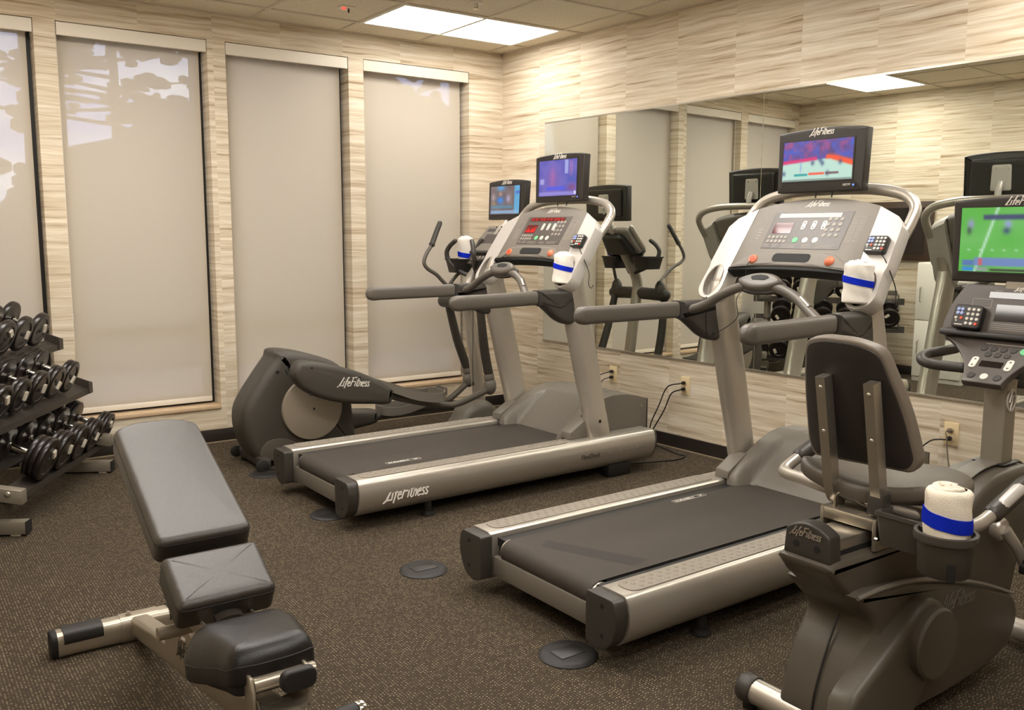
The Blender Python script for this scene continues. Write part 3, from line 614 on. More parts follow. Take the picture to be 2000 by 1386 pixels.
# local frame used for machine fronts: X maps (right-as-seen-by-the-user, up, towards-the-user)
def tv_set(parent, o, kind, tilt=0.0, W=0.435, H=0.272, scr=(0.052, 0.040, 0.055, 0.052), mark=True, hd=True):
    """part television with sub-parts; o = centre of its front face (machine coordinates, user at -x)"""
    ex = Vector((0, -1, 0)); ey = Vector((math.sin(tilt), 0, math.cos(tilt))); X = frame(o, ex, ey)
    f = B(); n = 14; top = [(-W / 2 + W * k / n, H / 2 - 0.012 + 0.012 * (1 - (2 * k / n - 1) ** 2)) for k in range(n + 1)]
    ol = rpoly([(-W / 2 + 0.006, -H / 2), (W / 2 - 0.006, -H / 2), (W / 2, H / 2 - 0.014)] + top[::-1][1:-1] + [(-W / 2, H / 2 - 0.014)], 0.004, 2)
    f.pad(ol, -0.05, 0.0, 0.006, lambda p, q, h: X @ Vector((p, q, h)), rb=0.012)
    tv = f.build('television', 'tv_black', parent)
    f = B(); f.pad(rpoly([(-W / 2 + 0.05, -H / 2 + 0.03), (W / 2 - 0.05, -H / 2 + 0.03), (W / 2 - 0.05, H / 2 - 0.035), (-W / 2 + 0.05, H / 2 - 0.035)], 0.015), 0.048, 0.074, 0.012, lambda p, q, h: X @ Vector((p, q, -h)), rb=0.0)
    for k in range(3): f.box((-W / 2 + 0.07, H / 2 - 0.062 - 0.012 * k, -0.0765), (W / 2 - 0.1, H / 2 - 0.057 - 0.012 * k, -0.073), X=X)
    f.build('rear_housing', 'black_plastic', tv)
    l, r, t_, bt = scr; x0, x1, z0, z1 = -W / 2 + l, W / 2 - r, -H / 2 + bt, H / 2 - t_
    f = B()
    for a, c in (((x0 - .006, z0 - .006), (x1 + .006, z0)), ((x0 - .006, z1), (x1 + .006, z1 + .006)), ((x0 - .006, z0), (x0, z1)), ((x1, z0), (x1 + .006, z1))): f.box((a[0], a[1], -0.002), (c[0], c[1], 0.0025), X=X)
    f.build('screen_bezel', 'black_plastic', tv)
    screen('screen', x0, x1, z0, z1, 0.0012, kind, tv, X)
    if mark: lettering(BRAND, X @ Matrix.Translation((-0.055, H / 2 - 0.030, 0.0004)), 0.115, wt=0.15).build('lettering', 'white_print', tv)
    f = B(); f.cyl((W / 2 - 0.045, -H / 2 + 0.024, 0.0), (W / 2 - 0.045, -H / 2 + 0.024, 0.004), 0.0085, X=X); f.build('power_button', 'black_plastic', tv)
    f = B(); f.cyl((W / 2 - 0.045, -H / 2 + 0.024, 0.004), (W / 2 - 0.045, -H / 2 + 0.024, 0.0048), 0.0036, X=X); f.build('power_light', 'led_blue', tv, label='glowing blue power light')
    if hd: text_obj('lettering', 'HDTV', 0.013, X @ Matrix.Translation((W / 2 - 0.098, -H / 2 + 0.022, 0.0003)), 'white_print', tv, 0.1)
    return tv, X
def tv_bracket(parent, X, foot):
    f = B(); f.pad(rpoly([(-0.055, -0.075), (0.055, -0.075), (0.05, 0.065), (-0.05, 0.065)], 0.012), 0.074, 0.080, 0.002, lambda p, q, h: X @ Vector((p, q, -h)))
    for s_ in (-1, 1): f.cyl((s_ * 0.033, 0.045, -0.088), (s_ * 0.033, 0.045, -0.078), 0.008, n=12, X=X)
    c = X @ Vector((0, -0.03, -0.08)); f.tube([c, (c + Vector(foot)) / 2 + Vector((0.01, 0, 0)), foot], 0.018, 12, 4)
    return f.build('screen_bracket', 'pale_silver', parent)
def remote(parent, X, w_=0.088, h_=0.075):
    f = B(); f.pad(rpoly([(-w_ / 2, -h_ / 2), (w_ / 2, -h_ / 2), (w_ / 2, h_ / 2), (-w_ / 2, h_ / 2)], 0.012), 0.0, 0.026, 0.005, lambda p, q, h: X @ Vector((p, q, h)), rb=0.003)
    r = f.build('remote_keypad', 'black_plastic', parent)
    def key(x, y, rr, mat): k = B(); k.cyl((x, y, 0.026), (x, y, 0.029), rr, rr * 0.85, 14, X=X); k.build('button', mat, r)
    for i in range(3):
        for j in range(4): key(0.003 + 0.0155 * i, 0.024 - 0.0155 * j, 0.0054, 'button_red' if (i, j) == (2, 3) else 'button_pale')
    for a in range(4): key(-0.024 + 0.009 * math.cos(a * PI / 2 + PI / 4), 0.016 + 0.009 * math.sin(a * PI / 2 + PI / 4), 0.0062, 'button_blue')
    key(-0.033, -0.007, 0.0048, 'button_pale'); key(-0.016, -0.007, 0.005, 'button_red'); key(-0.03, -0.0165, 0.003, 'button_pale')
    f = B(); f.box((-0.034, -0.0295, 0.026), (-0.008, -0.0265, 0.0265), X=X); f.build('printed_line', 'white_print', r)
    return r
def towel(label, loc, r, h, tilt=(0, 0, 0), mat='white_towel', band=(0.46, 0.62), seed=1):
    rnd = random.Random(seed); t = thing('rolled_towel', label, 'towel', loc, 0, 'rolled white towels with a blue band'); t.rotation_euler = tilt
    def R(a, z): return r * (1 + 0.022 * math.sin(3 * a + seed) + 0.018 * math.sin(7 * a + 9 * z / h + seed) + 0.02 * math.sin(17 * z / h + 2 * a))
    n = 56; prof = [(0.0, 0.80), (0.012, 0.93), (0.035, 1.0)] + [(0.06 + 0.86 * k / 16, 1.0) for k in range(17)] + [(0.955, 0.97), (0.985, 0.88), (1.0, 0.72)]
    f = B(); rings = [[(R(2 * PI * k / n, z * h) * q * math.cos(2 * PI * k / n), R(2 * PI * k / n, z * h) * q * math.sin(2 * PI * k / n), z * h) for k in range(n)] for z, q in prof]
    f.loft(rings, True, False)
    # rolled top: spiral of cloth edges
    for q0 in range(3):
        rr0 = r * (0.70 - 0.22 * q0); pts = []
        for k in range(26):
            a = q0 * 2.0 + k / 25 * 2 * PI; rr = rr0 - r * 0.2 * k / 25; pts.append((rr * math.cos(a), rr * math.sin(a), h * (0.995 + 0.012 * math.sin(a * 2 + seed)) + 0.003 * q0))
        f.tube(pts, r * 0.12, 8, 2)
    f.tube([(R(0.6, z * h) * 1.0 * math.cos(0.6), R(0.6, z * h) * math.sin(0.6), z * h) for z in (0.03, 0.3, 0.6, 0.97)], r * 0.07, 8, 3)
    f.ball((0, 0, h * 0.955), r * 0.72, r * 0.72, h * 0.05)
    f.build('cloth', mat, t, angle=60)
    g = B(); z0, z1 = band
    def skew(z, a): return z * h + 0.010 * math.sin(a - 0.4)
    ring = [[((R(2 * PI * k / n, z * h) + d) * math.cos(2 * PI * k / n), (R(2 * PI * k / n, z * h) + d) * math.sin(2 * PI * k / n), skew(z, 2 * PI * k / n)) for k in range(n)] for z, d in ((z0, -0.002), (z0, 0.0025), ((z0 + z1) / 2, 0.003), (z1, 0.0025), (z1, -0.002))]
    g.loft(ring, False, False); g.build('blue_stripe', 'blue_band', t, angle=60)
    return t

# ------------------------------------------------------------------ treadmills
def treadmill(pose, label, kind, led, scr, logo_side, tvdv):
    T = thing('treadmill', label, 'treadmill', (pose[0], pose[1], 0), pose[2], 'treadmills facing the mirror')
    prof = [(0.312, 0.062), (0.345, 0.052), (0.405, 0.066), (0.438, 0.10), (0.456, 0.145), (0.459, 0.185), (0.450, 0.222), (0.438, 0.239), (0.424, 0.244), (0.312, 0.244)]
    prof = rpoly(prof, 0.02, 3)
    for s in (1, -1):
        P = [(v * s, z) for v, z in prof]
        f = B(); f.prism(P, 'x', 0.045, 1.955); rail = f.build('side_rail', 'silver_paint', T, 30)
        capo = [(0.303, 0.072), (0.315, 0.066), (0.353, 0.054), (0.400, 0.066), (0.430, 0.10), (0.447, 0.145), (0.450, 0.185), (0.441, 0.222), (0.428, 0.238), (0.303, 0.238)]
        P = [(v * s, z) for v, z in rpoly(capo, 0.012, 3)]
        f = B(); f.pad(P, -0.006, 0.047, 0.003, lambda p, q, h: Vector((0.041 - h, p, q)), rb=0.0); cap = f.build('rear_cap', 'dark_grey', T)
        for zz in (0.206, 0.108): f = B(); f.cyl((-0.0072, s * 0.382, zz), (-0.004, s * 0.382, zz), 0.0075, n=16); f.build('screw_hole', 'matte_black', cap)
        f = B(); f.pad(P, 0.0, 0.032, 0.012, lambda p, q, h: Vector((1.954 + h, p * 0.995, q)), rb=0.0); f.build('front_cap', 'dark_grey', T)
        # raised foot pad with staggered dimples
        f = B(); ol = rpoly([(0.085, s * 0.334), (1.335, s * 0.334), (1.335, s * 0.424), (0.085, s * 0.424)], 0.045, 8)
        f.pad(ol, 0.243, 0.2475, 0.0015, lambda p, q, h: Vector((p, q, h)), rb=0.0)
        for k in range(31):
            for r_ in range(3):
                x = 0.118 + 0.0395 * k + (0.0132 * r_); 
                if x > 1.31: continue
                f.lathe([(0.0085, 0.0), (0.007, 0.0022), (0.0035, 0.0032), (0.0005, 0.0034)], (x, s * (0.354 + 0.025 * r_), 0.2472), (0, 0, 1), 10)
        f.build('foot_pad', 'pad_grey', rail, 50)
        f = B(); f.box((0.08, s * 0.262 - 0.0, 0.19), (1.5, s * 0.312, 0.219)) if s > 0 else f.box((0.08, -0.312, 0.19), (1.5, -0.262, 0.219)); f.build('deck_edge', 'deck_black', T)
        # upright
        f = B(); ups = []
        for z, hu, hv, du in ((0.243, 0.080, 0.044, 0), (0.262, 0.079, 0.043, 0), (0.372, 0.079, 0.043, 0), (0.376, 0.077, 0.041, 0), (0.62, 0.083, 0.041, 0), (0.86, 0.086, 0.040, 0), (1.0, 0.082, 0.040, 0.0), (1.08, 0.074, 0.042, 0.002), (1.16, 0.052, 0.040, 0.03)):
            cu = 1.582 - 0.248 * (z - 0.245) + du; ups.append([(cu + hu * math.copysign(abs(math.cos(a)) ** 0.75, math.cos(a)), s * 0.372 + hv * math.copysign(abs(math.sin(a)) ** 0.75, math.sin(a)), z) for a in [2 * PI * k / 28 for k in range(28)]])
        f.loft(ups); up_ = f.build('upright', 'silver_paint', T)
        for a_, b_ in ((-0.045, -0.041), (0.041, 0.045)): f = B(); f.cyl((1.556, s * (0.372 + a_), 0.335), (1.556, s * (0.372 + b_), 0.335), 0.009, n=14); f.build('bolt', 'matte_black', up_)
        # handrail: tip, bar, housing
        def sec(u_, v_, z_, hv, hz): return [(u_, s * (v_ + hv * math.copysign(abs(math.cos(a)) ** 0.6, math.cos(a))), z_ + hz * math.copysign(abs(math.sin(a)) ** 0.6, math.sin(a))) for a in [2 * PI * k / 28 for k in range(28)]]
        f = B(); f.loft([sec(0.618, 0.432, 1.036, 0.030, 0.037), sec(0.8, 0.420, 1.037, 0.029, 0.0365), sec(1.0, 0.405, 1.039, 0.029, 0.0365), sec(1.110, 0.396, 1.040, 0.029, 0.0365)]); hr = f.build('handrail', 'rail_grey', T)
        f = B(); rr = [sec(0.555 + 0.0, 0.436, 1.035, 0.004, 0.004)]
        for k in range(1, 7): a = k / 6 * PI / 2; rr.append(sec(0.600 - 0.045 * math.cos(a), 0.434, 1.0355, 0.0308 * max(0.15, math.sin(a)), 0.038 * max(0.15, math.sin(a))))
        rr.append(sec(0.622, 0.432, 1.036, 0.0308, 0.038)); f.loft(rr); f.build('rounded_tip', 'rail_grey', hr)
        f = B()
        ho = smooth_open([(1.106, 1.0795), (1.25, 1.080), (1.36, 1.078), (1.408, 1.066)], 4) + smooth_open([(1.425, 0.96), (1.405, 0.905), (1.36, 0.889), (1.30, 0.895), (1.24, 0.921), (1.185, 0.962), (1.14, 0.992), (1.106, 1.0025)], 4)
        f.pad(ho, -0.033, 0.033, 0.024, lambda p, q, h: Vector((p, s * (0.396 - 0.022 * max(0, (p - 1.106) / 0.3) + h), q)), rb=0.024); hh = f.build('rail_housing', 'dark_grey', T)
        f = B(); f.loft([sec(1.1035, 0.3965, 1.041, 0.0318, 0.039), sec(1.1065, 0.3965, 1.041, 0.0318, 0.039)]); f.build('joint_ring', 'matte_black', hh)
        f = B(); f.cyl((1.30, s * 0.342, 0.925), (1.30, s * 0.346, 0.925), 0.004, n=10); f.build('screw', 'matte_black', hh)
        # levelling feet
        f = B(); f.cyl((0.445, s * 0.395, 0.02), (0.445, s * 0.395, 0.07), 0.018); f.cyl((0.445, s * 0.395, 0.0), (0.445, s * 0.395, 0.022), 0.036, 0.03, bev=0.004); f.build('levelling_foot', 'matte_black', T)
        f = B(); f.box((1.62, s * 0.395 - 0.03, 0.0), (1.80, s * 0.395 + 0.03, 0.075), 0.012); f.build('front_foot', 'matte_black', T)
    # belt and rollers
    f = B(); path = []
    for k in range(13): a = -PI / 2 - PI * k / 12; path.append((0.098 + 0.046 * math.cos(a), 0.178 + 0.046 * math.sin(a)))
    for k in range(13): a = PI / 2 - PI * k / 12; path.append((1.60 + 0.046 * math.cos(a), 0.178 + 0.046 * math.sin(a)))
    f.loft([[(x, v, z) for x, z in path] for v in (-0.252, -0.084, 0.084, 0.252)], False, False)
    belt = f.build('running_belt', 'belt_black', T, 60)
    f = B(); f.cyl((0.098, -0.262, 0.178), (0.098, 0.262, 0.178), 0.043); f.build('rear_roller', 'steel', T)
    f = B(); f.box((0.13, -0.255, 0.185), (1.56, 0.255, 0.220)); f.build('deck', 'deck_black', T)
    f = B(); f.box((0.05, -0.30, 0.078), (0.075, 0.30, 0.156), 0.004); f.build('rear_crossbar', 'frame_silver' if False else 'hood_grey', T)
    f = B(); f.box((0.2, -0.30, 0.055), (1.9, 0.30, 0.12)); f.build('underframe', 'matte_black', T)
    # printed belt marks
    if kind == 'court':
        f = B(); f.geo([(0.146, 0.13, 0.2245), (0.205, 0.165, 0.2245), (0.375, -0.205, 0.2245), (0.285, -0.215, 0.2245)], [(0, 1, 2, 3)])
        f.build('worn_stripe', 'worn_print', belt, label='worn dark printed stripe')
        Xb = frame((0.954, 0.292, 0.2243), (1, -0.02, 0), (0, 1, 0)); Xb = frame((1.144, 0.292, 0.2243), (-1, 0, 0), (0, -1, 0)) @ Matrix.Translation((0, 0, 0)); Xb = frame((0.954, 0.222, 0.2243), (1, 0, 0), (0, 1, 0))
    else: Xb = frame((0.341, -0.180, 0.2243), (1, 0, 0), (0, 1, 0))
    f = B(); ol = rpoly([(0, 0), (0.2, 0), (0.2, 0.028), (0, 0.028)], 0.008, 4); il = [(0.1 + (p - 0.1) * 0.98, 0.014 + (q - 0.014) * 0.84) for p, q in ol]
    f.geo([(p, q, 0) for p, q in ol] + [(p, q, 0) for p, q in il], [(i, (i + 1) % len(ol), len(ol) + (i + 1) % len(ol), len(ol) + i) for i in range(len(ol))], Xb)
    f.geo([(0.158, 0.006, 0), (0.166, 0.006, 0), (0.188, 0.022, 0), (0.18, 0.022, 0)], [(0, 1, 2, 3)], Xb); f.geo([(0.158, 0.022, 0), (0.166, 0.022, 0), (0.188, 0.006, 0), (0.18, 0.006, 0)], [(0, 1, 2, 3)], Xb)
    f.build('belt_badge', 'white_print', belt)
    text_obj('lettering', 'DURABELT', 0.025, Xb @ Matrix.Translation((0.012, 0.005, 0)), 'white_print', belt)
    # motor hood as a height field
    def sh(u_): return np.interp(u_, [1.375, 1.392, 1.45, 1.52, 1.60, 1.68, 1.76, 1.86, 1.95, 2.03], [0.247, 0.272, 0.312, 0.358, 0.402, 0.432, 0.444, 0.440, 0.424, 0.396])
    def ce(u_): return np.interp(u_, [1.40, 1.465, 1.50, 1.55, 1.60, 1.66, 1.72, 1.78, 1.86, 1.95, 2.03], [0.20, 0.232, 0.268, 0.325, 0.375, 0.424, 0.446, 0.452, 0.446, 0.428, 0.398])
    f = B(); us = [1.378 + (2.03 - 1.378) * (k / 44) for k in range(45)]; nv = 48
    def hood(u_, v_):
        a = abs(v_); wdt = 0.175 + 0.07 * max(0.0, min(1.0, (1.70 - u_) / 0.25)); t = max(0.0, min(1.0, (a - wdt + 0.02) / 0.035)); t = t * t * (3 - 2 * t)
        z = ce(u_) * (1 - t) + sh(u_) * t
        e = max(0.0, (a - 0.285) / 0.02); return z - 0.006 * e * e if a < 0.3001 else z
    rings = []
    for u_ in us:
        lim = 0.302
        row = [(u_, -lim, 0.16)] + [(u_, -lim + 2 * lim * k / nv, max(0.2, hood(u_, -lim + 2 * lim * k / nv))) for k in range(nv + 1)] + [(u_, lim, 0.16)]
        if u_ < 1.46: row = [(p[0], p[1], min(p[2], 0.2) if abs(p[1]) < 0.20 else p[2]) for p in row]
        rings.append(row)
    f.loft(rings, True, True, closed=True); hd = f.build('motor_hood', 'hood_grey', T, 45)
    f = B(); f.box((2.028, -0.302, 0.165), (2.044, 0.302, 0.398), 0.004); f.build('front_panel', 'dark_grey', hd)
    for s in (1, -1):
        f = B(); f.prism([(1.372, 0.2445), (1.378, 0.283), (1.392, 0.289), (1.50, 0.352), (1.515, 0.345), (1.515, 0.2445)], 'y', min(s * 0.292, s * 0.372), max(s * 0.292, s * 0.372), 0.005)
        f.build('upright_shoe', 'hood_grey', T)
    f = B()
    for zz in (0.20, 0.36): f.cyl((1.985, -0.306, zz), (1.985, -0.300, zz), 0.005, n=10)
    f.build('screw', 'chrome', hd)
    # console
    O = Vector((1.360, 0, 1.218)); EY = Vector((0.55, 0, 0.835)).normalized(); X = frame(O, (0, -1, 0), EY)   # (user's right, up the slope, towards the user)
    body = []
    n = 20
    for k in range(n + 1): q = -1 + 2 * k / n; body.append((0.318 * q, 0.0 + 0.012 * (1 - q * q)))
    for k in range(n + 1): q = 1 - 2 * k / n; body.append((0.302 * q, 0.326 + 0.046 * (1 - q * q)))
    f = B(); f.pad(body, -0.055, 0.0, 0.004, lambda p, q, h: X @ Vector((p, q, h)), rb=0.02); con = f.build('console', 'console_grey', T)
    # lower bulge with accessory slot
    f = B(); ol = [(0.312 * (-1 + 2 * k / n), 0.004 + 0.014 * (1 - (-1 + 2 * k / n) ** 2)) for k in range(n + 1)] + [(0.232, 0.062), (0.20, 0.082)] + [(0.20 - 0.4 * k / 8, 0.082 + 0.010 * (1 - (1 - 2 * k / 8) ** 2)) for k in range(1, 8)] + [(-0.20, 0.082), (-0.232, 0.062)]
    f.pad(ol, -0.01, 0.017, 0.008, lambda p, q, h: X @ Vector((p, q, h)), rb=0.0); lb = f.build('lower_ledge', 'console_grey', con)
    f = B(); f.pad(rpoly([(-0.105, 0.036), (0.085, 0.036), (0.085, 0.078), (-0.105, 0.078)], 0.021, 6), 0.012, 0.0182, 0.0005, lambda p, q, h: X @ Vector((p + 0.01, q, h))); f.build('phone_slot', 'matte_black', con)
    f = B(); ol = [(0.315 * (-1 + 2 * k / n), -0.012 + 0.013 * (1 - (-1 + 2 * k / n) ** 2)) for k in range(n + 1)] + [(0.316 * (1 - 2 * k / n), 0.010 + 0.012 * (1 - (1 - 2 * k / n) ** 2)) for k in range(n + 1)]
    f.pad(ol, -0.052, 0.010, 0.004, lambda p, q, h: X @ Vector((p, q, h))); f.build('lower_lip', 'matte_black', con)
    for sx, mt in ((-0.193, 'button_red'), (0.193, 'button_coral')):
        f = B(); f.lathe([(0.022, 0.0), (0.022, 0.006), (0.019, 0.010), (0.012, 0.0105) if sx < 0 else (0.012, 0.017), (0.001, 0.0085 if sx < 0 else 0.019)], X @ Vector((sx, 0.045, 0.014)), X.to_3x3() @ Vector((0, 0, 1)), 22); k = f.build('stop_button', 'button_coral' if sx < 0 else mt, con)
        if sx < 0:
            f = B(); f.cyl((sx, 0.045, 0.0235), (sx, 0.045, 0.0265), 0.013, X=X); f.build('stop_centre', 'button_red', k)
    def flat(pts, h): f = B(); f.prism(pts, 'z', h - 0.001, h, X=X); return f
    disp = flat([(-0.196, 0.112), (0.196, 0.112), (0.199, 0.300), (-0.199, 0.300)], 0.0014).build('display_panel', 'overlay', con)
    flat([(-0.167, 0.270), (0.145, 0.270), (0.145, 0.293), (-0.167, 0.293)], 0.0024).build('message_window', 'led_dim' if led else 'glass_dark', disp)
    flat([(-0.172, 0.190), (-0.075, 0.190), (-0.075, 0.244), (-0.172, 0.244)], 0.0024).build('profile_window', 'led_dim' if led else 'glass_maroon', disp)
    if led:
        rnd = random.Random(4); f = B()
        for k in range(26):
            if k % 6 == 5: continue
            for j in range(3):
                if rnd.random() < 0.75: f.box((-0.155 + 0.0112 * k, 0.274 + 0.006 * j, 0.0024), (-0.149 + 0.0112 * k, 0.2775 + 0.006 * j, 0.003), X=X)
        for k in range(9):
            hgt = rnd.choice((0.012, 0.02, 0.03, 0.038)); f.box((-0.168 + 0.0102 * k, 0.193, 0.0024), (-0.161 + 0.0102 * k, 0.193 + hgt, 0.003), X=X)
        f.build('red_digits', 'led_red', disp)
    def key(x, y, r_, mt='button_grey', parent=disp): f = B(); f.cyl((x, y, 0.0014), (x, y, 0.0032), r_, r_ * 0.9, 14, X=X); f.build('key', mt, parent)
    for i in range(3):
        for j in range(4): key(0.098 + 0.029 * i, 0.262 - 0.027 * j, 0.0098)
    for i in range(5):
        for j in range(2): key(-0.174 + 0.0215 * i, 0.171 - 0.0215 * j, 0.0088)
    for i, mt in enumerate(('button_green', 'button_pale', 'button_pale')): key(-0.034 + 0.05 * i, 0.156, 0.0145, mt)
    for i in range(3):
        f = B(); f.pad(rpoly([(-0.031 + 0.05 * i, 0.208), (-0.009 + 0.05 * i, 0.208), (-0.009 + 0.05 * i, 0.254), (-0.031 + 0.05 * i, 0.254)], 0.010), 0.001, 0.0034, 0.001, lambda p, q, h: X @ Vector((p, q, h))); kk = f.build('rocker_key', 'button_pale', disp)
        f = B()
        for sg, yy in ((1, 0.241), (-1, 0.221)): f.geo([(-0.025 + 0.05 * i, yy, 0.0036), (-0.015 + 0.05 * i, yy, 0.0036), (-0.020 + 0.05 * i, yy + 0.007 * sg, 0.0036)], [(0, 1, 2)], X)
        f.build('arrows', 'dark_print', kk)
    f = B(); rnd = random.Random(2)
    for x0, x1, y0 in ((-0.190, -0.155, 0.122), (-0.145, -0.105, 0.120), (-0.095, 0.0, 0.118), (0.012, 0.07, 0.118), (0.08, 0.185, 0.118)):
        for j in range(3): f.box((x0, y0 + 0.006 * j, 0.0014), (x0 + (x1 - x0) * (0.6 + 0.4 * rnd.random()), y0 + 0.0018 + 0.006 * j, 0.0018), X=X)
    f.build('printed_lines', 'button_grey', disp)
    f = B()                                                             # framed side charts
    def outline(x0, x1, y0, y1):
        for a, c in (((x0, y0), (x1, y0 + .002)), ((x0, y1 - .002), (x1, y1)), ((x0, y0), (x0 + .002, y1)), ((x1 - .002, y0), (x1, y1))): f.box((a[0], a[1], 0.0), (c[0], c[1], 0.0006), X=X)
    outline(0.212, 0.262, 0.148, 0.272)
    for j in range(9): f.box((0.217, 0.156 + 0.0115 * j, 0), (0.232, 0.159 + 0.0115 * j, 0.0006), X=X); f.box((0.240, 0.156 + 0.0115 * j, 0), (0.256, 0.159 + 0.0115 * j, 0.0006), X=X)
    f.build('printed_chart', 'button_grey', con); f = B(); outline(-0.262, -0.220, 0.150, 0.268)
    for j in range(4): f.box((-0.254, 0.160 + 0.016 * j, 0), (-0.229, 0.1655 + 0.016 * j, 0.0006), X=X)
    f.build('printed_chart', 'button_grey', con)
    lettering(BRAND, X @ Matrix.Translation((-0.052, 0.330, 0.0002)), 0.11, wt=0.15).build('lettering', 'button_pale', con)
    # silver side arms with cup wells
    for s in (1, -1):
        C0 = Vector((0.379, -0.062)); arc = [(0.379 + 0.066 * math.cos(a), -0.092 + 0.066 * math.sin(a)) for a in [-PI * k / 12 for k in range(13)]]
        ol = rpoly([(0.303, 0.3255), (0.406, 0.272), (0.432, 0.240), (0.444, 0.02)], [0, 0.02, 0.02, 0.02], 4) + arc + [(0.318, 0.0)]
        ol = ol if s == -1 else ol
        NN = 64; outr, inr = [], []
        for k in range(NN):
            a = 2 * PI * k / NN; d = Vector((math.cos(a), math.sin(a))); best = None
            for i in range(len(ol)):
                p, q = Vector(ol[i]), Vector(ol[(i + 1) % len(ol)]); e = q - p; den = d.x * e.y - d.y * e.x
                if abs(den) < 1e-9: continue
                t = ((p.x - C0.x) * e.y - (p.y - C0.y) * e.x) / den; u_ = ((p.x - C0.x) * d.y - (p.y - C0.y) * d.x) / den
                if t > 0 and -1e-6 <= u_ <= 1 + 1e-6: best = t if best is None else max(best, t)
            outr.append(C0 + d * best); inr.append(C0 + Vector((0.0465 * math.cos(a), 0.078 * math.sin(a))))
        # add exact corners by snapping nearest ring points
        for c_ in ol[:12]:
            i = min(range(NN), key=lambda i: (outr[i] - Vector(c_)).length); outr[i] = Vector(c_)
        m_ = -s
        def R3(L_, h, sc=1.0, c=C0): return [X @ Vector((m_ * (c.x + (p.x - c.x) * sc), c.y + (p.y - c.y) * sc, h)) for p in L_]
        cc = Vector((0.37, 0.07))
        f = B(); f.loft([R3(inr, -0.003), R3(inr, 0.0015, 1.05), R3(outr, 0.0, 0.985, cc), R3(outr, -0.006, 1.0, cc), R3(outr, -0.062, 1.0, cc), R3(outr, -0.074, 0.95, cc)], False, True)
        arm = f.build('console_arm', 'pale_silver', T, 40)
        f = B(); f.loft([R3(inr, -0.002, 1.0), R3(inr, -0.018, 0.97), R3(inr, -0.026, 0.90), R3(inr, -0.028, 0.3)], False, True); f.build('cup_well', 'console_grey', arm)
        f = B(); pc = X @ Vector((m_ * 0.372, -0.10, -0.05)); f.loft([[(pc.x + 0.05 * math.cos(a) + du, s * 0.372 + 0.043 * math.sin(a), z) for a in [2 * PI * k / 24 for k in range(24)]] for z, du in ((1.06, 0.055), (1.12, 0.035), (1.18, 0.045), (1.24, 0.075))]); f.build('arm_neck', 'silver_paint', arm)
    # overhead tube, TV and bracket
    f = B(); f.tube([(1.535, 0.408, 1.365), (1.585, 0.410, 1.425), (1.630, 0.398, 1.485), (1.645, 0.345, 1.532), (1.648, 0.24, 1.557), (1.650, 0.12, 1.566), (1.650, -0.12, 1.566), (1.648, -0.24, 1.557), (1.645, -0.345, 1.532), (1.630, -0.398, 1.485), (1.585, -0.410, 1.425), (1.535, -0.408, 1.365)], 0.0235, 16, 6)
    f.build('overhead_tube', 'silver_paint', T)
    tv, XT = tv_set(T, (1.545, tvdv, 1.690), kind, 0.03, scr=scr)
    tv_bracket(T, XT, (1.65, tvdv, 1.572))
    f = B()
    for dy in (-0.02, 0.06): f.tube([(1.56, tvdv - dy, 1.565), (1.55, tvdv - dy - 0.004, 1.53)], 0.003, 6, 1)
    f.build('cable_tail', 'cord_black', T)
    # heart-rate crossbar
    f = B(); f.tube([(1.165, 0.375, 1.040), (1.175, 0.345, 1.046), (1.172, 0.28, 1.068), (1.17, 0.19, 1.115), (1.18, 0.10, 1.152), (1.19, 0.0, 1.168), (1.18, -0.10, 1.155), (1.155, -0.20, 1.125), (1.10, -0.31, 1.075), (1.065, -0.372, 1.050)], 0.0205, 14, 6); hb = f.build('pulse_bar', 'rail_grey', T)
    Xp = frame((1.187, 0.0, 1.172), (0, -1, 0), (0.72, 0, 0.62))
    f = B(); f.pad(smoothpoly([(-0.112, 0.0), (-0.06, 0.038), (0.0, 0.048), (0.06, 0.038), (0.112, 0.0), (0.06, -0.034), (0.0, -0.044), (-0.06, -0.034)], 4), -0.022, 0.024, 0.016, lambda p, q, h: Xp @ Vector((p, q, h)), rb=0.016); pp = f.build('pulse_pad', 'rail_grey', hb)
    f = B(); f.prism([(0.046 * math.cos(a) , 0.010 + 0.016 * math.sin(a)) for a in [PI * k / 10 for k in range(11)]] + [(-0.03, -0.004), (0.03, -0.004)], 'z', 0.018, 0.0255, X=Xp); f.build('pad_recess', 'matte_black', pp)
    f = B(); f.pad([(0.118 * math.cos(a), 0.047 * math.sin(a)) for a in [2 * PI * k / 32 for k in range(32)]], -0.028, -0.008, 0.008, lambda p, q, h: Xp @ Vector((p, q, h)), rb=0.01); f.build('pad_underside', 'dark_grey', pp)
    f = B(); f.tube([(1.139, -0.235, 1.126), (1.105, -0.30, 1.096)], 0.0125, 10, 1, flat=(0.9, 0.9)); f.build('contact_strip', 'steel', hb)
    # remote on the right arm with its cord
    remote(T, frame(X @ Vector((0.372, 0.128, 0.002)), (0, -1, 0), (0.50, 0, 0.86)))
    f = B(); a_ = X @ Vector((0.40, 0.09, 0.01)); f.tube([a_, X @ Vector((0.43, 0.06, 0.004)), (1.42, -0.458, 1.17), (1.41, -0.468, 1.11), (1.43, -0.465, 1.085), (1.455, -0.456, 1.10)], 0.0022, 8, 6); f.build('remote_cord', 'cord_black', T)
    f = B(); a_ = X @ Vector((-0.193, 0.037, 0.022))
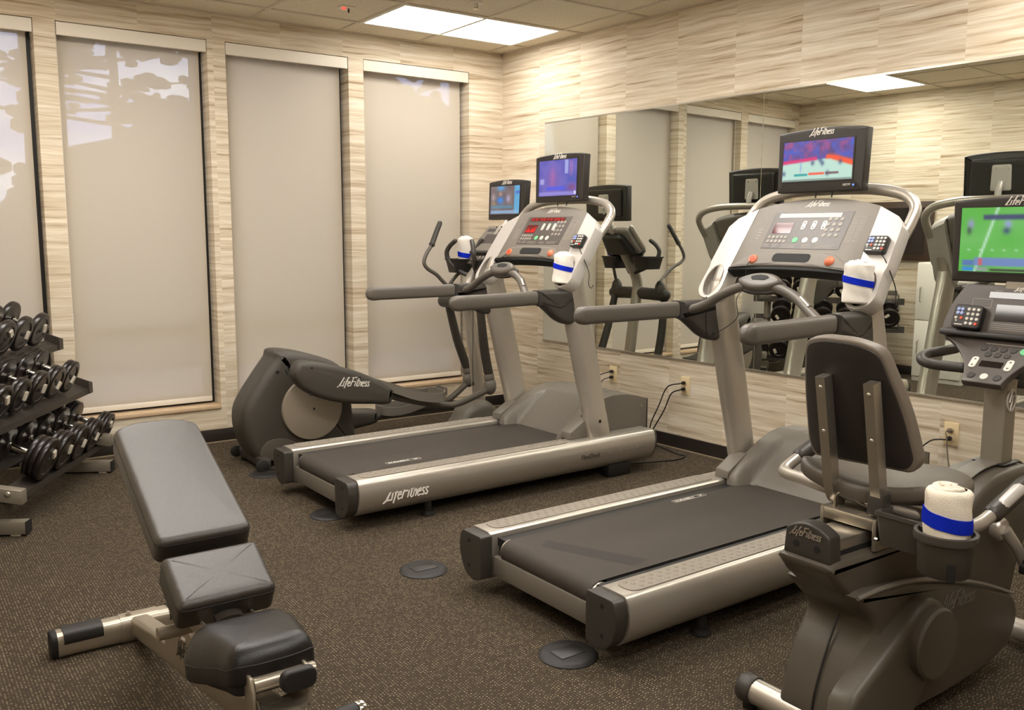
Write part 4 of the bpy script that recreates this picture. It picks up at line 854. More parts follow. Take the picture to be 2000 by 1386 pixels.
    if kind == 'court': f.tube([a_, X @ Vector((-0.198, 0.0, 0.03)), (1.335, 0.205, 1.15), (1.29, 0.21, 1.09), (1.33, 0.24, 1.0), (1.28, 0.32, 0.925), (1.27, 0.345, 0.90), (1.262, 0.35, 0.93), (1.255, 0.352, 1.03), (1.262, 0.36, 1.094)], 0.0018, 8, 6)
    else: f.tube([a_, X @ Vector((-0.225, -0.01, 0.028)), (1.31, 0.30, 1.15), (1.25, 0.365, 1.085), (1.235, 0.37, 1.0), (1.25, 0.40, 0.6), (1.252, 0.40, 0.46)], 0.0018, 8, 6)
    f.build('safety_cord', 'cord_black', T)
    if kind != 'court':
        f = B(); f.cyl((1.252, 0.40, 0.455), (1.252, 0.40, 0.478), 0.005, n=8, bev=0.001); f.build('safety_clip', 'cord_black', T)
    if logo_side:
        XS = frame((0.172, -0.4605, 0.128), (1, 0, 0), (0, 0.10, 1)); lettering(BRAND, XS, 0.235, th=0.0012, wt=0.14).build('lettering', 'white_print', T)
        XS = frame((1.385, -0.4605, 0.148), (1, 0, 0), (0, 0.06, 1)); text_obj('lettering', 'FlexDeck', 0.036, XS, 'dark_print', T, 0.12); text_obj('lettering', 'Shock Absorption System', 0.031, XS @ Matrix.Translation((0.165, 0, 0)), 'grey_print', T, 0.12)
    return T
treadmill((-2.388, -1.759, 0.018), 'farther treadmill, beside the elliptical, with purple picture on its screen and red lit display', 'studio', True, (0.037, 0.058, 0.036, 0.034), True, -0.045)
treadmill((-2.282, -3.459, 0.011), 'nearer treadmill in the centre, with ball game on its screen and unlit console windows', 'court', False, (0.030, 0.056, 0.052, 0.050), False, 0.0)
def cupworld(pose, u_, v_, z): c, s = math.cos(pose[2]), math.sin(pose[2]); return (pose[0] + c * u_ - s * v_, pose[1] + s * u_ + c * v_, z)
towel('rolled white towel with blue band in the cup holder of the far treadmill', cupworld((-2.388, -1.759, 0.018), 1.300, -0.379, 1.108), 0.053, 0.160, (0.0, 0.10, 0), seed=2)
towel('rolled white towel with blue band in the cup holder of the near treadmill', cupworld((-2.282, -3.459, 0.011), 1.296, -0.372, 1.108), 0.055, 0.158, (0.0, 0.06, 0), seed=5)

def fin(b, name, mat, parent, off, angle=38, label=None):
    bmesh.ops.translate(b.bm, verts=b.bm.verts, vec=-Vector(off)); return b.build(name, mat, parent, angle, label)
def shift(o, off):
    o.data.transform(Matrix.Translation(-Vector(off))); return o

# ------------------------------------------------------------------ elliptical trainer (built in room coordinates, then shifted to its base)
EY0 = -0.725; EO = (-1.5, EY0, 0.0)
def elliptical():
    T = thing('elliptical_trainer', 'dark grey elliptical trainer between the far treadmill and the window wall', 'elliptical trainer', EO)
    XZ = lambda p, q, h: Vector((p, EY0 + h, q))
    ol = smoothpoly([(-2.168, 0.688), (-1.98, 0.655), (-1.785, 0.572), (-1.72, 0.44), (-1.70, 0.25), (-1.695, 0.07), (-1.85, 0.04), (-2.25, 0.035), (-2.33, 0.06), (-2.385, 0.17), (-2.403, 0.29), (-2.378, 0.395), (-2.275, 0.545), (-2.205, 0.635)], 5)
    f = B(); f.pad(ol, -0.125, 0.125, 0.055, XZ, rb=0.055); sh = fin(f, 'rear_shroud', 'shroud_grey', T, EO, 50)
    f = B()
    for k in range(3):
        for s in (-1, 1):
            f.tube([(-2.150 - 0.012 * k, EY0 + s * 0.096, 0.655 - 0.020 * k), (-2.120 - 0.012 * k, EY0 + s * 0.118, 0.622 - 0.020 * k), (-2.105 - 0.012 * k, EY0 + s * 0.1255, 0.585 - 0.020 * k)], [0.003, 0.006, 0.003], 8, 4)
    fin(f, 'vent_slots', 'matte_black', sh, EO)
    f = B(); f.tube([(-2.19, EY0 - 0.118, 0.565), (-2.19, EY0 - 0.127, 0.565)], 0.011, 14, 1); f.tube([(-1.80, EY0 - 0.118, 0.553), (-1.80, EY0 - 0.1265, 0.553)], 0.008, 14, 1); fin(f, 'screw_holes', 'matte_black', sh, EO)
    f = B(); f.pad(smoothpoly([(-2.31, 0.10), (-2.25, 0.165), (-2.14, 0.16), (-2.05, 0.10), (-2.05, 0.05), (-2.26, 0.045)], 4), -0.127, 0.127, 0.003, XZ, rb=0.003); fin(f, 'lower_panel', 'bike_grey', sh, EO)
    f = B(); f.box((-2.33, EY0 - 0.20, 0.02), (-2.27, EY0 + 0.20, 0.075), 0.012); fin(f, 'rear_crossfoot', 'dark_grey', T, EO)
    for s in (-1, 1):
        f = B(); f.cyl((-2.30, EY0 + s * 0.155, 0.0), (-2.30, EY0 + s * 0.155, 0.03), 0.03, bev=0.004); fin(f, 'levelling_foot', 'matte_black', T, EO)
        f = B(); f.cyl((-2.335, EY0 + s * 0.21, 0.045), (-2.335, EY0 + s * 0.235, 0.045), 0.036, bev=0.006); fin(f, 'wheel', 'matte_black', T, EO)
        yb = EY0 + s * 0.125
        f = B(); f.lathe([(0.188, 0.0), (0.191, 0.016), (0.187, 0.026), (0.15, 0.034), (0.001, 0.038)], (-1.985, yb, 0.332), (0, s, 0), 56); d = fin(f, 'crank_disc', 'disc_silver', T, EO, 30)
        f = B(); f.cyl((-1.985, yb + s * 0.036, 0.332), (-1.985, yb + s * 0.0395, 0.332), 0.007, n=12); fin(f, 'bolt_hole', 'matte_black', d, EO)
    # pedal arms: camera side raised, window side lowered
    near = smoothpoly([(-2.095, 0.645), (-1.94, 0.613), (-1.745, 0.548), (-1.542, 0.440), (-1.533, 0.405), (-1.556, 0.340), (-1.66, 0.347), (-1.85, 0.372), (-2.02, 0.425), (-2.125, 0.492), (-2.165, 0.565), (-2.145, 0.628)], 4)
    f = B(); f.pad(near, -0.335, -0.215, 0.035, XZ, rb=0.035); na = fin(f, 'pedal_arm', 'shroud_grey', T, EO, 50)
    Xl = frame((-1.905, EY0 - 0.3365, 0.485), (1, 0, -0.10), (0.0, 0, 1)); shift(lettering(BRAND, Xl, 0.20, th=0.0012, wt=0.14).build('lettering', 'white_print', na), EO)
    for x, z in ((-2.065, 0.605), (-1.765, 0.522), (-2.075, 0.452)): f = B(); f.cyl((x, EY0 - 0.3365, z), (x, EY0 - 0.33, z), 0.007, n=12); fin(f, 'screw_hole', 'matte_black', na, EO)
    far = [(x * 0.984 + 0.09 if False else x + 0.165, 0.145 + (z - 0.385) * 0.55 - (x + 1.545) * (0.0) * 1 + ( (x + 1.545) * 0.12)) for x, z in near]
    far = smoothpoly([(-1.93, 0.235), (-1.70, 0.222), (-1.50, 0.206), (-1.372, 0.190), (-1.366, 0.150), (-1.378, 0.102), (-1.55, 0.078), (-1.75, 0.058), (-1.93, 0.055), (-2.01, 0.09), (-2.02, 0.18)], 4)
    f = B(); f.pad(far, 0.215, 0.335, 0.03, XZ, rb=0.03); fin(f, 'pedal_arm', 'shroud_grey', T, EO, 50)
    def pedal(pts, yc):   # trough foot plate following pts (x, z), with raised rim
        yc = EY0 + yc; n = 28; P = smooth_open(pts, 8); m = len(P)
        hw = [0.055 + 0.045 * math.sin(min(1, i / (m - 1) * 1.15) * PI / 2) for i in range(m)]
        V, F = [], []; rings = []
        for i, (x, z) in enumerate(P):
            w_ = hw[i] * (1 - max(0, (i / (m - 1) - 0.86) / 0.14) ** 2 * 0.5); rings.append([(x, yc - w_, z), (x, yc + w_, z), (x, yc + w_, z - 0.016), (x, yc - w_, z - 0.016)])
        f = B(); f.loft(rings); pl = fin(f, 'foot_pedal', 'shroud_grey', T, EO)
        edge = [r[0] for r in rings] + [r[1] for r in rings[::-1]]
        def up(p, i): k = i if i < m else 2 * m - 1 - i; t = k / (m - 1); return 0.042 * (0.9 if t < 0.1 else 1.0)
        f = B(); rr = []
        for i, p in enumerate(edge):
            a, c = Vector(edge[i - 1]), Vector(edge[(i + 1) % len(edge)]); t = (c - a); nn = Vector((t.y, -t.x, 0)).normalized() * 0.004; p = Vector(p); h = Vector((0, 0, up(p, i)))
            rr.append([p - nn - Vector((0, 0, .016)), p + nn - Vector((0, 0, .016)), p + nn + h, p - nn + h])
        rr.append(rr[0]); f.loft(rr, False, False); fin(f, 'rim', 'hood_grey', pl, EO)
    pedal([(-1.615, 0.452), (-1.50, 0.408), (-1.38, 0.362), (-1.25, 0.338), (-1.165, 0.345)], -0.255)
    pedal([(-1.345, 0.175), (-1.22, 0.172), (-1.10, 0.190), (-0.97, 0.222), (-0.845, 0.262)][::-1], 0.245)
    f = B(); f.tube([(-1.56, EY0 - 0.255, 0.390), (-1.35, EY0 - 0.255, 0.325), (-1.12, EY0 - 0.253, 0.275), (-1.03, EY0 - 0.25, 0.275), (-0.93, EY0 - 0.245, 0.297), (-0.775, EY0 - 0.242, 0.345)], 0.0215, 14, 5); fin(f, 'link_tube', 'rail_grey', T, EO)
    f = B(); f.tube([(-1.40, EY0 + 0.25, 0.145), (-1.15, EY0 + 0.25, 0.155), (-0.92, EY0 + 0.248, 0.168), (-0.82, EY0 + 0.246, 0.190), (-0.74, EY0 + 0.244, 0.235), (-0.63, EY0 + 0.242, 0.315)], 0.0215, 14, 5); fin(f, 'link_tube', 'rail_grey', T, EO)
    # swing arms
    for s, xl, zl, xt in ((-1, -0.770, 0.365, -0.845), (1, -0.630, 0.335, -0.800)):
        y = EY0 + s * 0.242
        f = B(); f.ball((xl, y, zl), 0.043, 0.046, 0.060); f.cyl((xl - 0.006, y, zl + 0.045), (xl - 0.010, y, zl + 0.085), 0.036, 0.033, bev=0.004); fin(f, 'pivot_joint', 'hood_grey', T, EO)
        f = B(); f.tube([(xl - 0.010, y, zl + 0.08), ((xl + xt) / 2 - 0.01, y, 0.63), (xt, y - s * 0.005, 0.895)], [0.0315, 0.031, 0.027], 14, 5); fin(f, 'swing_arm', 'dark_grey', T, EO)
        yy = EY0 + s * 0.225; f = B()
        if s < 0: hp = [(-0.800, -0.95, 0.99), (-0.82, -0.945, 1.015), (-0.92, -0.87, 1.022), (-0.985, -0.82, 1.022), (-1.04, -0.818, 1.062), (-1.096, -0.83, 1.108), (-1.175, -0.85, 1.150), (-1.203, -0.856, 1.19), (-1.182, -0.853, 1.245), (-1.138, -0.847, 1.302), (-1.10, -0.830, 1.366)]; gpts = [(-1.140, -0.848, 1.299), (-1.102, -0.831, 1.365), (-1.058, -0.813, 1.438)]
        else: hp = [(-0.800, -0.50, 0.99), (-0.785, -0.50, 1.03), (-0.745, -0.52, 1.085), (-0.70, -0.55, 1.13), (-0.665, -0.58, 1.19), (-0.65, -0.60, 1.225)]; gpts = [(-0.660, -0.585, 1.20), (-0.635, -0.61, 1.27), (-0.615, -0.63, 1.325)]
        f.tube(hp, 0.0125, 12, 6); h = fin(f, 'arm_handle', 'rail_grey', T, EO)
        f = B(); f.tube(gpts, [0.0175, 0.017, 0.0165], 14, 4, round_end=True); f.lathe([(0.019, 0), (0.0215, 0.003), (0.019, 0.006)], gpts[0], Vector(gpts[2]) - Vector(gpts[0])); fin(f, 'grip', 'dark_grey', h, EO)
        f = B(); f.lathe([(0.046, 0.0), (0.045, 0.02), (0.036, 0.06), (0.02, 0.085), (0.014, 0.09)], (-0.806, yy, 0.925), (0.05, 0, 1.0)); fin(f, 'arm_boss', 'dark_grey', T, EO)
    f = B(); f.tube([(-0.818, EY0 - 0.26, 0.905), (-0.808, EY0, 0.912), (-0.818, EY0 + 0.26, 0.905)], 0.047, 20, 5, round_end=True); fin(f, 'pivot_hub', 'dark_grey', T, EO)
    f = B(); f.tube([(-0.690, EY0, 0.10), (-0.705, EY0, 0.30), (-0.742, EY0, 0.58), (-0.785, EY0, 0.86), (-0.798, EY0, 0.97), (-0.765, EY0, 1.06), (-0.700, EY0, 1.145), (-0.62, EY0, 1.25), (-0.545, EY0, 1.345), (-0.50, EY0, 1.42)], [0.044, 0.044, 0.043, 0.042, 0.041, 0.040, 0.038, 0.036, 0.034, 0.03], 18, 5); fin(f, 'mast', 'silver_paint', T, EO)
    f = B(); f.pad(smoothpoly([(-0.93, 0.02), (-0.885, 0.12), (-0.83, 0.20), (-0.70, 0.235), (-0.60, 0.17), (-0.50, 0.05), (-0.49, 0.02)], 4), -0.105, 0.105, 0.05, XZ, rb=0.05); fin(f, 'mast_fairing', 'hood_grey', T, EO)
    f = B(); f.box((-0.53, EY0 - 0.28, 0.015), (-0.46, EY0 + 0.28, 0.07), 0.015); fin(f, 'front_crossfoot', 'silver_paint', T, EO)
    for s in (-1, 1):
        f = B(); f.cyl((-0.495, EY0 + s * 0.24, 0.0), (-0.495, EY0 + s * 0.24, 0.02), 0.028, bev=0.003); fin(f, 'levelling_foot', 'matte_black', T, EO)
    f = B(); f.box((-1.75, EY0 - 0.05, 0.035), (-0.6, EY0 + 0.05, 0.085), 0.01); fin(f, 'base_beam', 'dark_grey', T, EO)
    # console
    Xc = frame((-0.640, EY0, 1.285), (0, -1, 0), (0.135, 0, 0.155))
    ol = rpoly([(-0.165, -0.055), (0.165, -0.055), (0.15, 0.185), (-0.15, 0.185)], 0.03, 5)
    f = B(); f.pad(ol, -0.045, 0.0, 0.006, lambda p, q, h: Xc @ Vector((p, q, h)), rb=0.02); con = fin(f, 'console', 'console_grey', T, EO)
    f = B(); f.prism([(-0.115, 0.135), (0.07, 0.135), (0.07, 0.160), (-0.115, 0.160)], 'z', 0.0, 0.0014, X=Xc); fin(f, 'message_window', 'overlay_dark', con, EO)
    f = B(); f.prism([(-0.09, 0.03), (0.06, 0.03), (0.06, 0.11), (-0.09, 0.11)], 'z', 0.0, 0.0014, X=Xc); fin(f, 'profile_window', 'overlay_dark', con, EO)
    f = B(); f.box((-0.165, -0.075, -0.03), (0.165, -0.05, 0.022), 0.006, X=Xc); fin(f, 'book_ledge', 'black_plastic', con, EO)
    f = B(); f.tube([Xc @ Vector((0.168, -0.03, 0.01)), Xc @ Vector((0.158, 0.17, 0.012))], 0.019, 14, 1, round_end=True); fin(f, 'side_bar', 'silver_paint', con, EO)
    f = B(); f.pad(rpoly([(-0.12, -0.155), (0.12, -0.155), (0.15, -0.072), (-0.15, -0.072)], 0.02), -0.03, 0.0, 0.005, lambda p, q, h: Xc @ Vector((p, q, h))); kp = fin(f, 'keypad', 'overlay', con, EO)
    for i in range(4):
        for j in range(2):
            f = B(); f.cyl((-0.06 + 0.04 * i, -0.095 - 0.03 * j, 0.0), (-0.06 + 0.04 * i, -0.095 - 0.03 * j, 0.003), 0.011, n=14, X=Xc); fin(f, 'key', 'button_grey', kp, EO)
    f = B(); f.pad(rpoly([(-0.14, -0.03), (0.14, -0.03), (0.10, 0.16), (-0.10, 0.16)], 0.04), 0.045, 0.095, 0.03, lambda p, q, h: Xc @ Vector((p, q, -h)), rb=0.0); fin(f, 'rear_cover', 'black_plastic', con, EO)
    f = B(); a = Vector((-0.56, EY0, 1.30))
    for k in range(4): f.tube([a + Vector((-0.05 - 0.02 * k, 0.04 * math.sin(k * 2), -0.08)), a + Vector((0.03, 0.06 * math.cos(k), -0.02 + 0.02 * k)), a + Vector((0.05, 0.02, 0.06)), a + Vector((0.03, -0.03 + 0.02 * k, 0.12))], 0.005, 8, 5)
    fin(f, 'cable_bundle', 'cord_black', T, EO)
    for s in (-1, 1):   # accessory trays either side of the mast
        y0, y1 = EY0 + s * 0.075, EY0 + s * 0.245; y0, y1 = min(y0, y1), max(y0, y1); f = B()
        def rr(z, g, ins): return [(x, y, z) for x, y in rpoly([(-0.835 + g, y0 + g), (-0.62 - g, y0 + g), (-0.62 - g, y1 - g), (-0.835 + g, y1 - g)], 0.03, 4)]
        f.loft([rr(1.105, 0.022, 0), rr(1.19, 0.006, 0), rr(1.192, 0.0, 0), rr(1.200, 0.0, 0), rr(1.200, 0.010, 0), rr(1.115, 0.026, 0)], True, True); fin(f, 'accessory_tray', 'black_plastic', T, EO)
        f = B(); f.tube([(-0.735, EY0 + s * 0.03, 1.075), (-0.785, EY0 + s * 0.10, 1.115), (-0.835, EY0 + s * 0.158, 1.180), (-0.850, EY0 + s * 0.170, 1.240), (-0.840, EY0 + s * 0.145, 1.288), (-0.822, EY0 + s * 0.105, 1.322)], [0.014, 0.0155, 0.0165, 0.0165, 0.016, 0.0155], 14, 6, round_end=True); fin(f, 'fixed_handle', 'dark_grey', T, EO)
    tv, XT = tv_set(T, (-0.472 - EO[0], 0.0, 1.605), 'show', 0.05, scr=(0.026, 0.058, 0.043, 0.037), hd=False)
    tv_bracket(T, XT, (-0.50 - EO[0], 0, 1.41))
    return T
elliptical()
towel('rolled white towel with blue band standing in the elliptical tray', (-0.700, EY0 + 0.165, 1.120), 0.053, 0.225, (0, 0, 0), seed=9, band=(0.40, 0.55))

# ------------------------------------------------------------------ recumbent bike
BY = -4.5; BO = (-1.6, BY, 0.0)
def bike():
    T = thing('exercise_bike', 'grey recumbent exercise bike at the right edge with a green field on its screen', 'exercise bike', BO)
    XZ = lambda p, q, h: Vector((p, BY + h, q))
    lower = smoothpoly([(-2.098, 0.450), (-1.97, 0.454), (-1.82, 0.437), (-1.64, 0.395), (-1.45, 0.338), (-1.27, 0.268), (-1.235, 0.17), (-1.32, 0.085), (-1.55, 0.055), (-1.80, 0.05), (-2.04, 0.045), (-2.105, 0.065), (-2.095, 0.15), (-2.055, 0.25), (-2.005, 0.345)], 4)
    f = B(); f.pad(lower, -0.115, 0.115, 0.022, XZ, rb=0.022); ls = fin(f, 'lower_shroud', 'bike_grey', T, BO, 45)
    upper = smoothpoly([(-2.155, 0.545), (-2.158, 0.50), (-2.10, 0.448), (-2.03, 0.38), (-1.80, 0.36), (-1.5, 0.25), (-1.26, 0.20), (-1.215, 0.27), (-1.185, 0.36), (-1.12, 0.45), (-1.03, 0.52), (-1.05, 0.60), (-1.13, 0.648), (-1.25, 0.655), (-1.37, 0.645), (-1.47, 0.605), (-1.53, 0.555), (-1.60, 0.545), (-1.85, 0.545)], 4)
    f = B(); f.pad(upper, -0.085, 0.085, 0.02, XZ, rb=0.02); us = fin(f, 'upper_shroud', 'bike_grey', T, BO, 45)
    f = B(); f.tube([(-2.100, BY - 0.112, 0.452), (-1.97, BY - 0.116, 0.457), (-1.82, BY - 0.116, 0.440), (-1.64, BY - 0.116, 0.398), (-1.45, BY - 0.116, 0.341), (-1.275, BY - 0.112, 0.272)], [0.006, 0.008, 0.008, 0.007, 0.006, 0.004], 8, 5); fin(f, 'ridge_line', 'hood_grey', ls, BO)
    f = B(); f.tube([(-2.010, BY, 0.348), (-2.061, BY, 0.25), (-2.100, BY, 0.15), (-2.109, BY, 0.08)], 0.003, 6, 5); fin(f, 'rear_seam', 'seam_black', ls, BO)
    arch = [(-1.535, 0.552), (-1.47, 0.612), (-1.37, 0.652), (-1.25, 0.662), (-1.13, 0.655), (-1.045, 0.607)]
    f = B(); f.loft([[(x, BY - 0.030, z), (x, BY + 0.030, z), (x, BY + 0.030, z + 0.004), (x, BY - 0.030, z + 0.004)] for x, z in smooth_open(arch, 5)]); fin(f, 'arch_band', 'hood_grey', us, BO)
    # belt cover on the camera side
    hull = [(-2.30, 0.175), (-1.885, 0.393)] + [(-1.838 + 0.098 * math.cos(a), 0.300 + 0.104 * math.sin(a)) for a in [2.1 - 2.75 * k / 14 for k in range(15)]] + [(-1.80, 0.197), (-2.16, 0.03), (-2.30, 0.02)]
    hull = [(-2.20, 0.10), (-2.185, 0.205), (-2.155, 0.235), (-1.895, 0.385)] + [(-1.838 + 0.098 * math.cos(a), 0.300 + 0.104 * math.sin(a)) for a in [2.1 - 2.75 * k / 14 for k in range(15)]] + [(-1.79, 0.215), (-1.96, 0.02), (-2.20, 0.02)]
    f = B(); f.pad(hull, 0.10, 0.168, 0.02, lambda p, q, h: Vector((p, BY - h, q)), rb=0.0); bc = fin(f, 'belt_cover', 'bike_grey', T, BO, 45)
    f = B(); f.lathe([(0.098, 0.0), (0.098, 0.024), (0.092, 0.032), (0.001, 0.034)], (-1.845, BY - 0.165, 0.292), (0, -1, 0), 44); fin(f, 'cover_cap', 'bike_grey', bc, BO, 30)
    Xl = frame((-1.705, BY - 0.1158, 0.315), (1, 0, -0.02), (0, 0, 1)); shift(lettering(BRAND, Xl, 0.185, th=0.0012, wt=0.13).build('lettering', 'hood_grey', ls), BO)
    # rail beam and rear cap
    f = B(); f.box((-2.15, BY - 0.052, 0.525), (-1.52, BY + 0.052, 0.592), 0.004); rb_ = fin(f, 'seat_rail', 'steel', T, BO)
    f = B(); f.box((-2.10, BY - 0.0535, 0.545), (-1.52, BY - 0.0515, 0.562)); fin(f, 'rail_slot', 'matte_black', rb_, BO)
    ol = rpoly([(-0.072, 0.540), (0.072, 0.540), (0.066, 0.610)] + [(0.066 - 0.132 * k / 8, 0.610 + 0.024 * (1 - (1 - 2 * k / 8) ** 2)) for k in range(1, 8)] + [(-0.066, 0.610)], 0.006, 2)
    f = B(); f.pad(ol, -0.035, 0.012, 0.006, lambda p, q, h: Vector((-2.155 - h, BY - p, q)), rb=0.002); rc = fin(f, 'rear_cap', 'dark_grey', T, BO)
    Xl = frame((-2.1675, BY + 0.05, 0.596), (0, -1, 0), (0, 0, 1)); shift(lettering(BRAND, Xl, 0.092, th=0.001, wt=0.15).build('lettering', 'disc_silver', rc), BO)
    for s in (-1, 1): f = B(); f.cyl((-2.1685, BY + s * 0.032, 0.572), (-2.165, BY + s * 0.032, 0.572), 0.0095, n=16); fin(f, 'screw_hole', 'matte_black', rc, BO)
    # stabilizers
    for x, nm in ((-2.085, 'rear'), (-1.03, 'front')):
        f = B(); f.cyl((x, BY - 0.24, 0.058), (x, BY + 0.21, 0.058), 0.037, n=28); fin(f, 'stabilizer_bar', 'silver_paint', T, BO)
        for s in (-1, 1):
            f = B(); f.lathe([(0.0405, 0.0), (0.0425, 0.004), (0.0425, 0.040), (0.038, 0.048), (0.001, 0.050)], (x, BY + s * 0.205 if s > 0 else BY - 0.205, 0.058), (0, s, 0), 28); ec = fin(f, 'end_cap', 'dark_grey', T, BO)
            f = B(); f.cyl((x + 0.004, BY + s * 0.228, 0.0), (x + 0.004, BY + s * 0.228, 0.024), 0.022, bev=0.003); fin(f, 'foot', 'matte_black', ec, BO)
    # crank
    for s in (-1, 1):
        f = B(); f.lathe([(0.036, 0.0), (0.036, 0.022), (0.030, 0.03), (0.001, 0.032)], (-1.362, BY + s * 0.083, 0.492), (0, s, 0), 28); ck = fin(f, 'crank_hub', 'silver_paint', T, BO)
        e = Vector((-1.285 if s < 0 else -1.44, BY + s * 0.14, 0.375 if s < 0 else 0.61)); f = B(); f.tube([(-1.362, BY + s * 0.115, 0.492), (Vector((-1.362, BY + s * 0.115, 0.492)) + e) / 2 + Vector((0, s * 0.01, 0)), e], [0.020, 0.016, 0.014], 12, 4, flat=(1, 0.8)); fin(f, 'crank_arm', 'silver_paint', ck, BO)
        f = B(); f.box((e.x - 0.055, min(e.y + s * 0.01, e.y + s * 0.11), e.z - 0.014), (e.x + 0.055, max(e.y + s * 0.01, e.y + s * 0.11), e.z + 0.014), 0.008); pd = fin(f, 'pedal', 'matte_black', T, BO)
        f = B(); f.tube([(e.x - 0.02, e.y + s * 0.015, e.z + 0.012), (e.x - 0.02, e.y + s * 0.03, e.z + 0.06), (e.x - 0.02, e.y + s * 0.09, e.z + 0.06), (e.x - 0.02, e.y + s * 0.105, e.z + 0.012)], 0.012, 8, 5, flat=(0.2, 1.0)); fin(f, 'pedal_strap', 'matte_black', pd, BO)
    # post
    f = B(); 
    def sq(z, dx): return [(x + dx, BY + y, z) for x, y in rpoly([(-1.245, -0.035), (-1.178, -0.035), (-1.178, 0.035), (-1.245, 0.035)], 0.006, 3)]
    f.loft([sq(0.655, 0), sq(0.90, -0.004), sq(0.985, 0.012), sq(1.10, 0.062), sq(1.26, 0.085)]); ps = fin(f, 'console_post', 'rack_grey', T, BO)
    f = B(); f.box((-1.262, BY - 0.05, 0.658), (-1.16, BY + 0.05, 0.664), 0.002); fin(f, 'post_plate', 'black_plastic', ps, BO)
    f = B(); n = 32; c = Vector((-1.218, BY - 0.0362, 0.862)); f.tube([c + Vector((0.026 * math.cos(2 * PI * k / n), 0, 0.034 * math.sin(2 * PI * k / n))) for k in range(n + 1)], 0.0032, 6, 1)
    f.tube([c + Vector(p) for p in ((0.006, 0, 0.032), (-0.012, 0, -0.006), (0.006, 0, -0.002), (-0.004, 0, -0.032))], 0.0032, 6, 1); f.tube([c + Vector(p) for p in ((0.024, 0, 0.012), (0.008, 0, 0.014), (0.004, 0, -0.018))], 0.0028, 6, 1); fin(f, 'post_emblem', 'pale_silver', ps, BO, label='ring emblem with two letters')
    # lower keypad console
    XK = frame((-1.345, BY, 0.925), (0, -1, 0), (0.145, 0, 0.128)); XKp = lambda p, q, h: XK @ Vector((p, q, h))
    side = [(0.060, 0.0), (0.072, 0.045), (0.098, 0.095), (0.150, 0.150), (0.205, 0.190)]
    ol = [(-p, q) for p, q in smooth_open(side, 4)][::-1] + smooth_open(side, 4)
    f = B(); f.pad(ol, -0.028, 0.0, 0.004, XKp, rb=0.008); kp = fin(f, 'keypad_panel', 'overlay', T, BO)
    def key(x, y, r_, mt): g = B(); g.cyl((x, y, 0.0), (x, y, 0.0022), r_, r_ * 0.92, 16, X=XK); fin(g, 'key', mt, kp, BO)
    for i in range(4): key(-0.048 + 0.030 * i, 0.142, 0.0115, 'button_dark')
    key(0.075, 0.142, 0.0145, 'button_green')
    for i in range(3): key(-0.026 + 0.029 * i, 0.118, 0.0115, 'button_dark')
    for x, mt in ((-0.040, 'button_dark'), (0.0, 'button_pale'), (0.040, 'button_dark')): key(x, 0.026, 0.0125, mt)
    f = B(); f.prism([(-0.034, 0.066), (0.034, 0.066), (0.034, 0.089), (-0.034, 0.089)], 'z', 0.0, 0.0015, X=XK); fin(f, 'small_display', 'glass_dark', kp, BO)
    for s in (-1, 1):
        f = B(); f.pad(rpoly([(s * 0.054 - 0.011, 0.056), (s * 0.054 + 0.011, 0.056), (s * 0.054 + 0.011, 0.102), (s * 0.054 - 0.011, 0.102)], 0.0105), 0.0, 0.003, 0.001, XKp, rb=0.0); rk = fin(f, 'rocker_key', 'button_pale', kp, BO)
        f = B()
        for sg, yy in ((1, 0.089), (-1, 0.069)): f.geo([(s * 0.054 - 0.005, yy, 0.0032), (s * 0.054 + 0.005, yy, 0.0032), (s * 0.054, yy + 0.006 * sg, 0.0032)], [(0, 1, 2)], XK)
        fin(f, 'arrows', 'dark_print', rk, BO)
    f = B(); f.box((-0.05, 0.161, 0), (0.09, 0.164, 0.0006), X=XK); fin(f, 'printed_line', 'button_grey', kp, BO)
    # upper display console
    XU = frame((-1.215, BY, 1.062), (0, -1, 0), (0.052, 0, 0.158)); XUp = lambda p, q, h: XU @ Vector((p, q, h))
    side = [(0.205, 0.0), (0.205, 0.03), (0.192, 0.09), (0.168, 0.142), (0.150, 0.162)]
    ol = [(-p, q) for p, q in smooth_open(side, 4)][::-1] + smooth_open(side, 4)[::1]
    ol = smooth_open(side, 4) + [(-p, q) for p, q in smooth_open(side, 4)][::-1]
    f = B(); f.pad(ol, -0.06, 0.0, 0.004, XUp, rb=0.02); dc = fin(f, 'display_console', 'overlay', T, BO)
    f = B(); f.box((-0.206, -0.014, -0.05), (0.206, 0.004, 0.014), 0.004, X=XU); fin(f, 'reading_ledge', 'black_plastic', dc, BO)
    f = B(); f.prism([(-0.075, 0.118), (0.13, 0.118), (0.13, 0.138), (-0.075, 0.138)], 'z', 0.0, 0.0015, X=XU); fin(f, 'message_window', 'glass_dark', dc, BO)
    f = B(); f.prism([(-0.045, 0.044), (0.065, 0.044), (0.065, 0.098), (-0.045, 0.098)], 'z', 0.0, 0.0015, X=XU); fin(f, 'profile_window', 'glass_dark', dc, BO)
    shift(lettering(BRAND, XU @ Matrix.Translation((0.0, 0.146, 0.0003)), 0.085, wt=0.15).build('lettering', 'white_print', dc), BO)
    f = B()
    for j in range(4): f.box((-0.05, 0.016 + 0.006 * j, 0), (0.09 - 0.02 * (j % 2), 0.0178 + 0.006 * j, 0.0006), X=XU)
    for x in (-0.05, 0.01, 0.06): f.box((x - 0.012, 0.141, 0), (x + 0.012, 0.143, 0.0006), X=XU)
    for a, c in (((-0.125, 0.084), (-0.062, 0.086)), ((-0.125, 0.112), (-0.062, 0.114)), ((-0.125, 0.084), (-0.123, 0.114)), ((-0.064, 0.084), (-0.062, 0.114))): f.box((a[0], a[1], 0), (c[0], c[1], 0.0006), X=XU)
    fin(f, 'printed_lines', 'button_grey', dc, BO)
